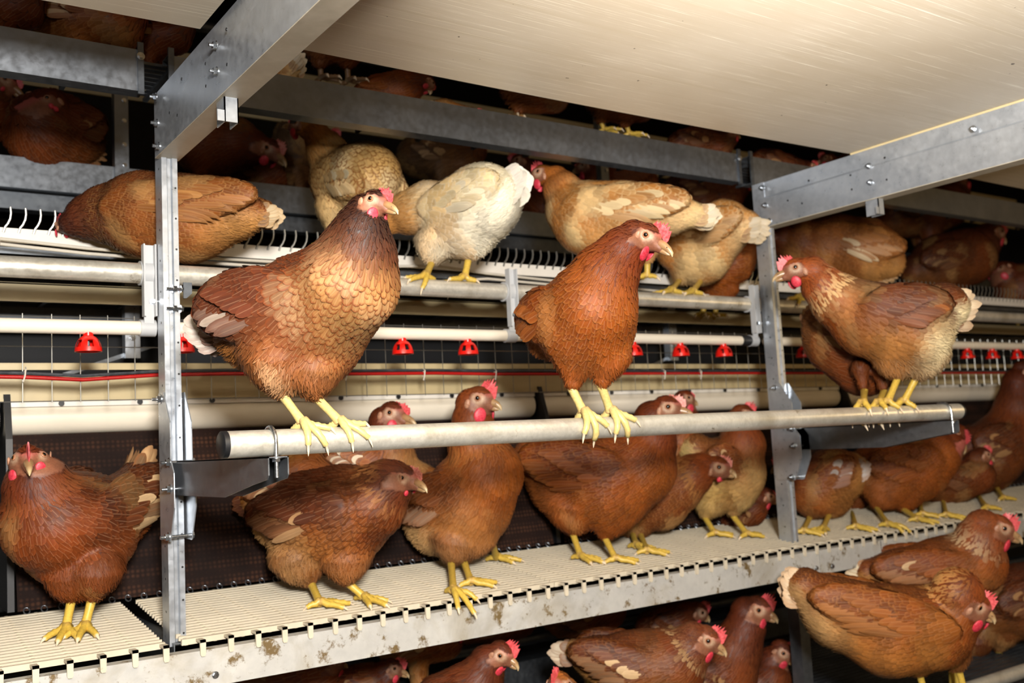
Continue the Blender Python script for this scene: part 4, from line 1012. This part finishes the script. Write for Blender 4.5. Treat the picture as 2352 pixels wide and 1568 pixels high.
H('grey bald rump of a hen behind the laced buff hen', GU, 3.0, [(660, 310, 30), (685, 355, 66), (690, 385, 55)], [(720, 360, 40), (740, 330, 30)], (760, 320, 22), (790, 325), p='grey', det=.5, seed=16, wing=False)
H('pale laced hen seen from behind, left of the white hen', GU, 2.38,
  [(860, 470, 44, -.06), (838, 412, 84, -.03), (790, 415, 78, .03)], [(750, 350, 46, .04), (718, 305, 32, .04)], (686, 290, 21, .04), (648, 289, .04), p='laced', det=.9, seed=17, legs=[LG((770, 480, 44), (760, 525, 14), (758, 560), stand='none')], comb=0.4, wscale=1.1)
H('white hen with a ragged upright tail, standing on the upper perch tube', GU, 2.04,
  [(1158, 428, 32, -.04), (1110, 462, 88, -.01), (1060, 510, 84, .02), (985, 480, 62, .05)], [(938, 490, 50, .05), (905, 505, 38, .05)], (880, 525, 24, .05), (850, 545, .05), tail=(1214, 396, -.06),
  legs=[LG((1000, 560, 48), (992, 602, 13), (980, 640), stand='uperch', dir=(-.8, -.4)), LG((1085, 550, 48), (1077, 590, 12), (1068, 642), stand='uperch', dir=(-.9, .3))], p='white', seed=18, wattle=.5, comb=.3, tw=1.9)
H('long buff hen facing left, between the white hen and the middle perching hen', GU, 2.05,
  [(1600, 492, 26, -.04), (1530, 485, 54, -.03), (1440, 500, 82), (1350, 500, 84, .03), (1318, 480, 66, .05)], [(1290, 435, 44, .06), (1268, 412, 33, .07)], (1246, 402, 26, .08), (1212, 408, .09), tail=(1658, 488, -.06), p='buff', seed=19, legs=[LG((1480, 560, 40), (1487, 600, 12), (1487, 640), stand='none')])
H('buff hen seen from behind with a white tail tip, left of the right post', GU, 2.14,
  [(1715, 515, 32, -.09), (1665, 520, 60, -.05), (1605, 578, 76), (1560, 565, 58)], [(1530, 540, 40, .03), (1520, 530, 30, .04)], (1510, 535, 22, .05), (1490, 545, .06), tail=(1764, 516, -.16),
  legs=[LG((1575, 610, 44), (1560, 645, 12), (1545, 672), stand='uperch', dir=(-.9, .2)), LG((1615, 605, 44), (1612, 642, 12), (1594, 682), stand='uperch', dir=(-.9, .2))], p='buff', det=.9, seed=20)
H('brown rump of a hen behind the buff hen, against the right post', GU, 2.24, [(1700, 580, 36), (1680, 600, 52), (1640, 620, 55)], [(1600, 600, 36), (1580, 590, 28)], (1560, 585, 20), (1540, 590), p='orange', det=.5, seed=21, wing=False, legs=[LG((1640, 660, 30), (1625, 690, 10), (1612, 728), stand='none', dir=(-.5, -.8)), LG((1665, 660, 30), (1650, 690, 10), (1642, 730), stand='none', dir=(-.5, -.8))])
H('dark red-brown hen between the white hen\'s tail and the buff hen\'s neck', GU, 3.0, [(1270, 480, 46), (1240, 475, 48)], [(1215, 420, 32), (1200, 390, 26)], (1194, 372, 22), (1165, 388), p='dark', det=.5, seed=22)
H('brown hen with pale wing feathers just right of the right post', GU, 2.34,
  [(2035, 600, 42, -.03), (1985, 580, 78), (1900, 565, 76), (1840, 555, 60)], [(1800, 545, 42), (1780, 540, 32)], (1765, 545, 22), (1740, 555), tail=(2062, 640), p=P_(back='7a4220', side='9a6034', breast='8a4c20', wing='a06a3c', quill='d8c4a0', belly='9a602e', pale='c89a68', pk=.25), det=.8, seed=23, legs=[LG((1850, 640, 30), (1855, 665, 10), (1835, 692), stand='uperch', dir=(-.9, -.2))])
H('dim brown hen looking right, near the right edge of the upper tier', GU, 2.75,
  [(2110, 620, 40), (2160, 605, 66), (2220, 590, 66)], [(2255, 560, 42), (2272, 545, 31)], (2284, 535, 24), (2312, 556), tail=(2085, 650), p='dark', det=.6, seed=24, legs=[LG((2190, 660, 30), (2190, 680, 10), (2200, 715), stand='none')])
H('very dark hen cut by the right edge of the upper tier', GU, 2.55, [(2390, 650, 52), (2340, 660, 54)], [(2315, 640, 38), (2305, 630, 28)], (2300, 620, 20), (2290, 630), p='dark', det=.5, seed=25)
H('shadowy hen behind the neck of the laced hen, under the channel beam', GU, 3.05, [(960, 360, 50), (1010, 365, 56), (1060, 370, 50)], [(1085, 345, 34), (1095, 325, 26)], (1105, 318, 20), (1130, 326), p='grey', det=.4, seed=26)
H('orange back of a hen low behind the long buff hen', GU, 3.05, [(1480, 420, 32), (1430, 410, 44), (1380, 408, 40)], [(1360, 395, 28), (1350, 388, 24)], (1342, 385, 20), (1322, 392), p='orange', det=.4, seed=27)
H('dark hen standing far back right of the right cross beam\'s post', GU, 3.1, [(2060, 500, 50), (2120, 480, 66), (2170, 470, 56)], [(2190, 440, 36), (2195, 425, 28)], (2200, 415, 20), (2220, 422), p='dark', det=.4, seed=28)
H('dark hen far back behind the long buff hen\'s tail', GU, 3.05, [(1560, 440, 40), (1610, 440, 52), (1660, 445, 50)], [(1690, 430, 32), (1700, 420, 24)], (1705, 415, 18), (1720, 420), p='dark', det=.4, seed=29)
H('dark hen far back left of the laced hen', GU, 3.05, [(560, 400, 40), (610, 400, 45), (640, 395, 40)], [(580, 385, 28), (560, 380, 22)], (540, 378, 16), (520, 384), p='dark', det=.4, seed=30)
# ---- topmost tier
H('pale upright tail of a hen above the left end of the long channel beam', GT, 2.22, [(655, 165, 30), (610, 190, 44), (570, 190, 40)], [(560, 170, 30), (555, 150, 24)], (550, 140, 18), (535, 145), tail=(692, 112), p='buff', det=.6, seed=31)
H('dark hen whose legs show between belt and channel beam', GT, 2.22, [(740, 90, 50), (790, 85, 62), (830, 80, 50)], [(850, 50, 34), (855, 30, 26)], (860, 20, 20), (880, 25), p='dark', det=.5, seed=32, legs=[LG((740, 120, 30), (735, 150, 14), (738, 186), stand='none', dir=(.5, -.8)), LG((800, 120, 30), (798, 150, 14), (800, 192), stand='none', dir=(.5, -.8))], legcol=(lin('8a6a4a'), lin('8a7a5a')))
H('orange-brown hen with head bent down above the long channel beam', GT, 2.22, [(830, 235, 30), (870, 215, 40), (925, 205, 44)], [(955, 190, 32), (972, 185, 24)], (985, 192, 17), (990, 215), p='orange', det=.7, seed=33, comb=.4)
H('buff back of a hen just showing over the channel beam', GT, 2.22, [(980, 262, 24), (1020, 262, 32), (1055, 268, 28)], [(1075, 265, 20), (1085, 262, 16)], (1092, 262, 13), (1105, 268), p='buff', det=.5, seed=34)
H('brown hen with one foot on the channel beam, under the belt\'s edge', GT, 2.07, [(1190, 205, 40), (1230, 215, 44), (1270, 220, 40)], [(1285, 205, 28), (1290, 195, 22)], (1295, 190, 16), (1312, 196), p='dark', det=.5, seed=35, legs=[LG((1195, 235, 22), (1192, 255, 10), (1180, 274), stand='none', dir=(-.3, -.9))], legcol=(lin('a07a4a'), lin('a08050')))
H('brown hen with yellow feet gripping the channel beam, right of its middle', GT, 2.07, [(1380, 225, 40), (1420, 235, 44), (1470, 240, 40)], [(1490, 225, 28), (1495, 215, 22)], (1500, 210, 16), (1518, 216), p='dark', det=.5, seed=36, legs=[LG((1385, 255, 22), (1378, 275, 11), (1388, 302), stand='none', dir=(.6, -.7)), LG((1435, 262, 22), (1438, 285, 11), (1446, 312), stand='none', dir=(.8, -.5))])
H('brown hen low above the channel beam, right of the yellow feet', GT, 2.22, [(1560, 330, 28), (1600, 325, 36), (1650, 335, 34)], [(1670, 320, 24), (1675, 312, 20)], (1680, 308, 15), (1695, 313), p='dark', det=.4, seed=37)
H('dark round hen above the right end of the channel beam', GT, 2.22, [(1755, 375, 34), (1790, 395, 46), (1830, 405, 40)], [(1850, 395, 26), (1855, 388, 20)], (1862, 385, 15), (1876, 390), p='dark', det=.4, seed=38)
H('dim hen peeping over the right cross beam', GT, 2.22, [(1990, 385, 32), (1950, 390, 38), (1915, 392, 30)], [(1905, 378, 22), (1900, 370, 18)], (1897, 366, 15), (1880, 372), p='dark', det=.4, seed=39)
H('brown hen at the top left corner above the channel beam', GT, 2.22, [(120, 40, 62), (190, 50, 70), (270, 60, 58)], [(300, 40, 38), (310, 20, 28)], (315, 8, 20), (335, 14), p='rust', det=.5, seed=40)
H('dark hen cut by the top left corner of the photo', GT, 2.22, [(-60, 30, 55), (0, 20, 60), (50, 15, 52)], [(70, -10, 36), (75, -30, 26)], (80, -40, 20), (100, -34), p='dark', det=.4, seed=41)
H('dim hen between the left channel beam and the left cross beam', GT, 2.22, [(300, 90, 40), (350, 95, 44), (400, 85, 40)], [(420, 65, 28), (425, 50, 22)], (430, 44, 16), (448, 50), p='dark', det=.4, seed=42)
# ---- grid ledge
H('dark rust hen at the left edge of the ledge, facing the camera', GL, 2.10,
  [(308, 1095, 34, .22), (262, 1175, 78, .14), (180, 1215, 132, .05), (122, 1195, 116, -.03)], [(88, 1120, 76, -.06), (70, 1075, 50, -.08)], (64, 1052, 34, -.085), (68, 1084, -.15), tail=(336, 1028, .28),
  legs=[LG((165, 1320, 62), (166, 1368, 18), (152, 1456), dir=(-.35, -.95), dy=-.02), LG((218, 1310, 62), (212, 1372, 18), (196, 1452), dir=(-.35, -.95), dy=-.02)], p=P_(back='46200f', side='7a3c18', breast='7e3e18', neck='64280e', hackle='a05a2a', belly='84481f', fluff='a8602a', wing='4a2412', tail='d8b080', edge='9a5a2c', ek=.22, bek=.2, pk=.08), seed=50, comb=.9)
H('brown hen bending its head low to the right, just right of the left post', GL, 2.05,
  [(640, 1200, 56, .06), (705, 1185, 100, .02), (790, 1180, 112), (850, 1155, 86, -.03)], [(885, 1118, 64, -.04), (912, 1100, 44, -.05)], (936, 1098, 31, -.055), (983, 1124, -.095),
  legs=[LG((690, 1275, 70), (714, 1338, 17), (735, 1398), dir=(.9, -.1)), LG((795, 1280, 60), (795, 1335, 17), (836, 1384), dir=(.4, -.9), dy=-.03)], p=P_(back='5c2a10', side='6e3616', breast='8a4a1e', neck='5e260e', hackle='b8804a', belly='b07442', rear=1, fluff='f0c898', wing='5c2c12', edge='3c1a0a', quill='b08a60', hk=.55, ek=.45, bek=.5, pk=.02), wattle=.5, seed=51, comb=.6, combw='comb_pale')
H('laced buff-backed hen behind the bending hen, under the perch bracket', GL, 2.20,
  [(585, 1145, 34), (635, 1112, 60), (690, 1088, 64)], [(740, 1105, 46), (770, 1115, 34)], (790, 1120, 22), (820, 1130), tail=(536, 1165), p=P_(tail='5a2e16', back='c08a48', side='8a4e20', neck='7a3c16', edge='7a4418', ek=.6), det=.8, seed=52, legs=[LG((740, 1180, 40), (750, 1270, 14), (760, 1318), dir=(.6, -.6))])
H('upright brown hen with a tall pink comb, under the middle of the perch', GL, 2.12,
  [(968, 1165, 46, .05), (1010, 1185, 84, .03), (1075, 1150, 104), (1112, 1090, 90, -.04)], [(1092, 1020, 62, -.04), (1086, 965, 48, -.04), (1092, 930, 40, -.045)], (1102, 918, 34, -.05), (1154, 934, -.075),
  legs=[LG((1045, 1240, 56), (1036, 1290, 15), (1042, 1368), dir=(.25, -.95), dy=-.04), LG((1090, 1230, 50), (1064, 1285, 15), (1082, 1348), dir=(.9, -.1), dy=-.02)], p=P_(back='6a3414', side='7e4a2a', breast='9c5820', neck='84401a', hackle='b87c40', belly='b07c50', rear=.7, fluff='e0bc94', wing='6a3a1c', quill='d8c4a8', edge='a8642c', pale='d8b890', pk=.08, qk=.12), seed=53, comb=1.25, wattle=1.15)
H('brown hen whose head shows over the perch between the large hen and the comb hen', GL, 2.24,
  [(760, 1055, 34), (830, 1065, 52), (900, 1060, 56)], [(890, 1005, 48), (890, 970, 38)], (902, 950, 31), (958, 972, -.03), p=P_(back='94602e', side='9a6032', neck='6a2a12', quill='e0d0b4', pk=.2), det=.9, seed=54, comb=.5, legs=[LG((1120, 1180, 30), (1128, 1235, 12), (1140, 1290), dir=(.8, -.5))])
H('amber brown hen standing below the middle perching hen, looking right', GL, 2.10,
  [(1225, 1050, 46, .06), (1300, 1100, 88, .03), (1395, 1105, 112), (1462, 1072, 92, -.03)], [(1492, 1015, 62, -.035), (1510, 965, 48, -.04)], (1532, 938, 33, -.045), (1596, 952, -.07),
  legs=[LG((1320, 1160, 70), (1314, 1220, 17), (1334, 1288), dir=(.45, -.9)), LG((1405, 1180, 54), (1388, 1232, 16), (1414, 1294), dir=(.9, -.2), dy=-.03)], p='orange', seed=55, wattle=.5, comb=.6, combw='comb_pale')
H('brown hen leaning right with a pink comb, behind the amber hen', GL, 2.2,
  [(1440, 1150, 60), (1510, 1140, 76), (1555, 1115, 62, -.02)], [(1592, 1090, 48, -.03), (1620, 1078, 38, -.035)], (1648, 1074, 29, -.04), (1693, 1090, -.06),
  legs=[LG((1465, 1190, 46), (1470, 1225, 14), (1486, 1274), dir=(.9, -.3)), LG((1440, 1190, 40), (1452, 1222, 13), (1462, 1262), dir=(.3, -.9))], p=P_(back='7a3c16', side='6a3414', breast='7a421a', neck='8a4218', hackle='c08a4c', belly='7a4420', hk=.5), det=.9, seed=56, wattle=.5, comb=.7, combw='comb_pale')
H('white-bellied brown hen just left of the right post', GL, 2.16,
  [(1600, 1035, 40), (1640, 1080, 74), (1685, 1085, 72)], [(1705, 1020, 52), (1708, 975, 38)], (1706, 952, 26), (1745, 966), p=P_(back='7a4a28', side='8a5428', breast='8a5024', belly='dcc490', fluff='e2d0a0', pale='e2cca0', pk=.22, neck='7a3a18'), det=.9, seed=57,
  legs=[LG((1635, 1140, 50), (1618, 1186, 13), (1642, 1234), dir=(.9, -.1)), LG((1690, 1130, 48), (1683, 1184, 13), (1716, 1236), dir=(.9, .1))], wscale=.7)
H('head of a brown hen low in the shade, against the right post', GL, 2.24, [(1690, 1190, 36), (1725, 1170, 38)], [(1745, 1150, 28)], (1760, 1140, 21), (1786, 1152), p='dark', det=.5, seed=58, comb=.3)
H('back of a head sticking up behind the amber hen\'s head', GL, 2.26, [(1530, 1040, 36), (1560, 1010, 42)], [(1572, 960, 34), (1574, 930, 28)], (1572, 916, 23), (1598, 925), p='rust', det=.5, seed=59, comb=0.3)
H('brown hen with a grey-white tail, just right of the right post', GL, 2.14,
  [(1955, 1072, 32, -.02), (1915, 1095, 66), (1870, 1125, 62)], [(1830, 1100, 44, .02), (1815, 1080, 34, .03)], (1800, 1070, 22, .04), (1775, 1080, .05), tail=(1998, 1062, -.06), p=P_(tail='d8d4d0', side='7a4a2c', back='6a3a22', belly='b07c48', fluff='b88a58', quill='c8c0b8', pk=.15), det=.9, seed=60,
  legs=[LG((1880, 1150, 40), (1860, 1188, 12), (1846, 1228), dir=(.8, -.4)), LG((1915, 1150, 38), (1905, 1180, 12), (1892, 1222), dir=(-.9, -.2))])
H('golden brown hen with its red comb turned right, below the far perch arm', GL, 2.08,
  [(1990, 1075, 46), (2040, 1085, 78), (2100, 1070, 80), (2140, 1045, 64)], [(2172, 1020, 42), (2190, 1008, 33)], (2202, 1000, 26), (2218, 1040, -.03), p='orange', det=.9, seed=61,
  legs=[LG((2030, 1130, 44), (2012, 1165, 12), (2040, 1212), dir=(.6, -.8), dy=-.03), LG((2080, 1130, 44), (2070, 1166, 12), (2108, 1200), dir=(.7, -.7), dy=-.03)])
H('brown legs-and-belly of a hen half hidden right of the grey-tailed hen', GL, 2.26, [(1930, 1100, 36), (1970, 1110, 48), (2010, 1100, 40)], [(2030, 1070, 28)], (2040, 1050, 20), (2060, 1056), p='dark', det=.5, seed=62, legs=[LG((1960, 1150, 30), (1955, 1172, 11), (1966, 1218), dir=(.7, -.6))])
H('brown hen\'s hind part between the golden hen and the tall-necked hen', GL, 2.16, [(2150, 1110, 36), (2195, 1105, 48), (2240, 1090, 44)], [(2250, 1060, 30)], (2256, 1045, 20), (2275, 1052), p='dark', det=.6, seed=63, legs=[LG((2130, 1130, 28), (2112, 1150, 10), (2118, 1188), dir=(.8, -.3)), LG((2175, 1135, 28), (2166, 1152, 11), (2174, 1190), dir=(.7, -.6))])
H('tall-necked brown hen at the right edge of the ledge', GL, 2.20, [(2225, 1020, 40), (2275, 1040, 74), (2320, 1000, 66)], [(2335, 930, 46), (2345, 880, 36)], (2352, 850, 25), (2390, 862), p='dark', det=.8, seed=64,
  legs=[LG((2250, 1100, 40), (2240, 1130, 12), (2266, 1172), dir=(.9, 0)), LG((2290, 1090, 36), (2288, 1118, 11), (2304, 1150), dir=(.9, .1))])
# ---- bottom tier
H('big lacy-tailed brown hen at the lower right corner, eyes to the right', GB, 1.60,
  [(1850, 1348, 44, .03), (1925, 1405, 78, .02), (2040, 1447, 101, .01), (2140, 1438, 94, -.0), (2190, 1402, 70, -.02)], [(2200, 1362, 58, -.04), (2222, 1375, 42, -.05)], (2238, 1388, 35, -.055), (2290, 1426, -.08), tail=(1788, 1322, .04), tw=1.4,
  legs=[LG((2110, 1510, 40), (2110, 1540, 14), (2125, 1600), stand='none'), LG((2190, 1500, 40), (2200, 1530, 14), (2215, 1590), stand='none')], p='lacedtail', seed=70)
H('upright brown hen with white-streaked neck behind the big corner hen', GB, 1.76,
  [(1995, 1312, 28, .04), (2060, 1315, 52, .03), (2170, 1318, 84), (2235, 1290, 74, -.02)], [(2252, 1240, 56, -.03), (2268, 1215, 44, -.035)], (2292, 1212, 33, -.04), (2352, 1242, -.06), tail=(1942, 1308, .06), p=P_(back='6a3414', side='7a4018', breast='94501c', neck='90461a', hackle='e0c498', hk=.6, tail='e2d2b0', edge='a86c34', pk=.05), det=.95, seed=71)
H('dark hen cut by the right edge, behind the corner hen\'s head', GB, 1.88, [(2290, 1390, 66), (2350, 1380, 84), (2420, 1350, 70)], [(2440, 1300, 44)], (2450, 1270, 28), (2490, 1280), p='dark', det=.6, seed=72, legs=[LG((2300, 1450, 40), (2290, 1490, 13), (2315, 1540), stand='none', dir=(.7, -.5)), LG((2240, 1470, 40), (2232, 1515, 13), (2250, 1556), stand='none', dir=(.7, -.5))])
H('dark brown hen raising its head at the bottom edge, left one with a red comb', GB, 2.02, [(1010, 1610, 60), (1065, 1600, 74)], [(1100, 1560, 54), (1125, 1525, 42)], (1152, 1500, 30), (1194, 1534, -.02), p='dark', det=.9, seed=73, comb=1.2)
H('dim hen head in deep shade under the rail, left of the red-combed head', GB, 2.35, [(800, 1580, 50), (850, 1580, 58)], [(880, 1560, 38), (890, 1545, 30)], (902, 1532, 22), (942, 1552), p='dark', det=.5, seed=74)
H('brown hen with a white tail tip and streaked neck at the bottom edge', GB, 2.0,
  [(1320, 1492, 24, .04), (1370, 1510, 48, .03), (1450, 1535, 84), (1540, 1525, 82, -.02)], [(1580, 1492, 56, -.03), (1600, 1472, 42, -.035)], (1622, 1466, 32, -.04), (1672, 1502, -.06), tail=(1262, 1490, .06), p=P_(back='5c2a12', side='6e3818', breast='7a3c16', neck='74320f', hackle='e2c08a', hk=.65, tail='e6d6bc', wing='5c2c12', edge='9a602c', pk=.06), seed=75)
H('upright dark brown hen with a tall comb behind the streaked hen', GB, 2.12, [(1610, 1560, 60), (1660, 1540, 78)], [(1690, 1490, 60), (1712, 1440, 46), (1722, 1410, 38)], (1742, 1398, 31), (1789, 1424, -.03), p='dark', det=.9, seed=76, comb=1.15)
H('dark hen\'s head low between the tall-combed hen and the support leg', GB, 2.12, [(1740, 1580, 50), (1765, 1560, 52)], [(1780, 1525, 38)], (1796, 1494, 26), (1830, 1528, -.02), p='dark', det=.7, seed=77)
H('ginger crown of a hen cut by the bottom edge', GB, 1.90, [(1330, 1640, 50), (1300, 1630, 56)], [(1290, 1595, 42)], (1285, 1572, 32), (1258, 1592, -.06), p='buff', det=.7, seed=78)
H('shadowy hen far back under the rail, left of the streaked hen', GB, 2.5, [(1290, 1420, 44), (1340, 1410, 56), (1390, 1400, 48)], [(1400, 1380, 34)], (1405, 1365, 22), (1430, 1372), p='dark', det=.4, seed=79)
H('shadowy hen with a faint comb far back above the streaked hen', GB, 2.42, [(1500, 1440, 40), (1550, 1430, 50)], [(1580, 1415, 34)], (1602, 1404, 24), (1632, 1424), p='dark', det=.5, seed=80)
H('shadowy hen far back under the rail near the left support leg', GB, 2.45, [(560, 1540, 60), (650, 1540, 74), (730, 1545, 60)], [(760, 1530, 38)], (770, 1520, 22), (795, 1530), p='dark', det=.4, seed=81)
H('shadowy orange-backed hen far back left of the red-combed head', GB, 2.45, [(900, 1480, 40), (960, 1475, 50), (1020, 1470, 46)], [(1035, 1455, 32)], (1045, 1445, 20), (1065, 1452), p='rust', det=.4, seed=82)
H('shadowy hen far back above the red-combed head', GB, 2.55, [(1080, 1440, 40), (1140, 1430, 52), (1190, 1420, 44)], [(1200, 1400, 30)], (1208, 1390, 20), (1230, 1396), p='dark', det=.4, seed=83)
_t = __import__('time').time()
for a, k in HENS:
    k.setdefault('floor', {GU: .395 if a[2] < 2.88 else .765, GT: .842, GB: BZ}.get(a[1])); hen(*a, **k)
print('HENS', len(HENS), 'time', __import__('time').time() - _t)
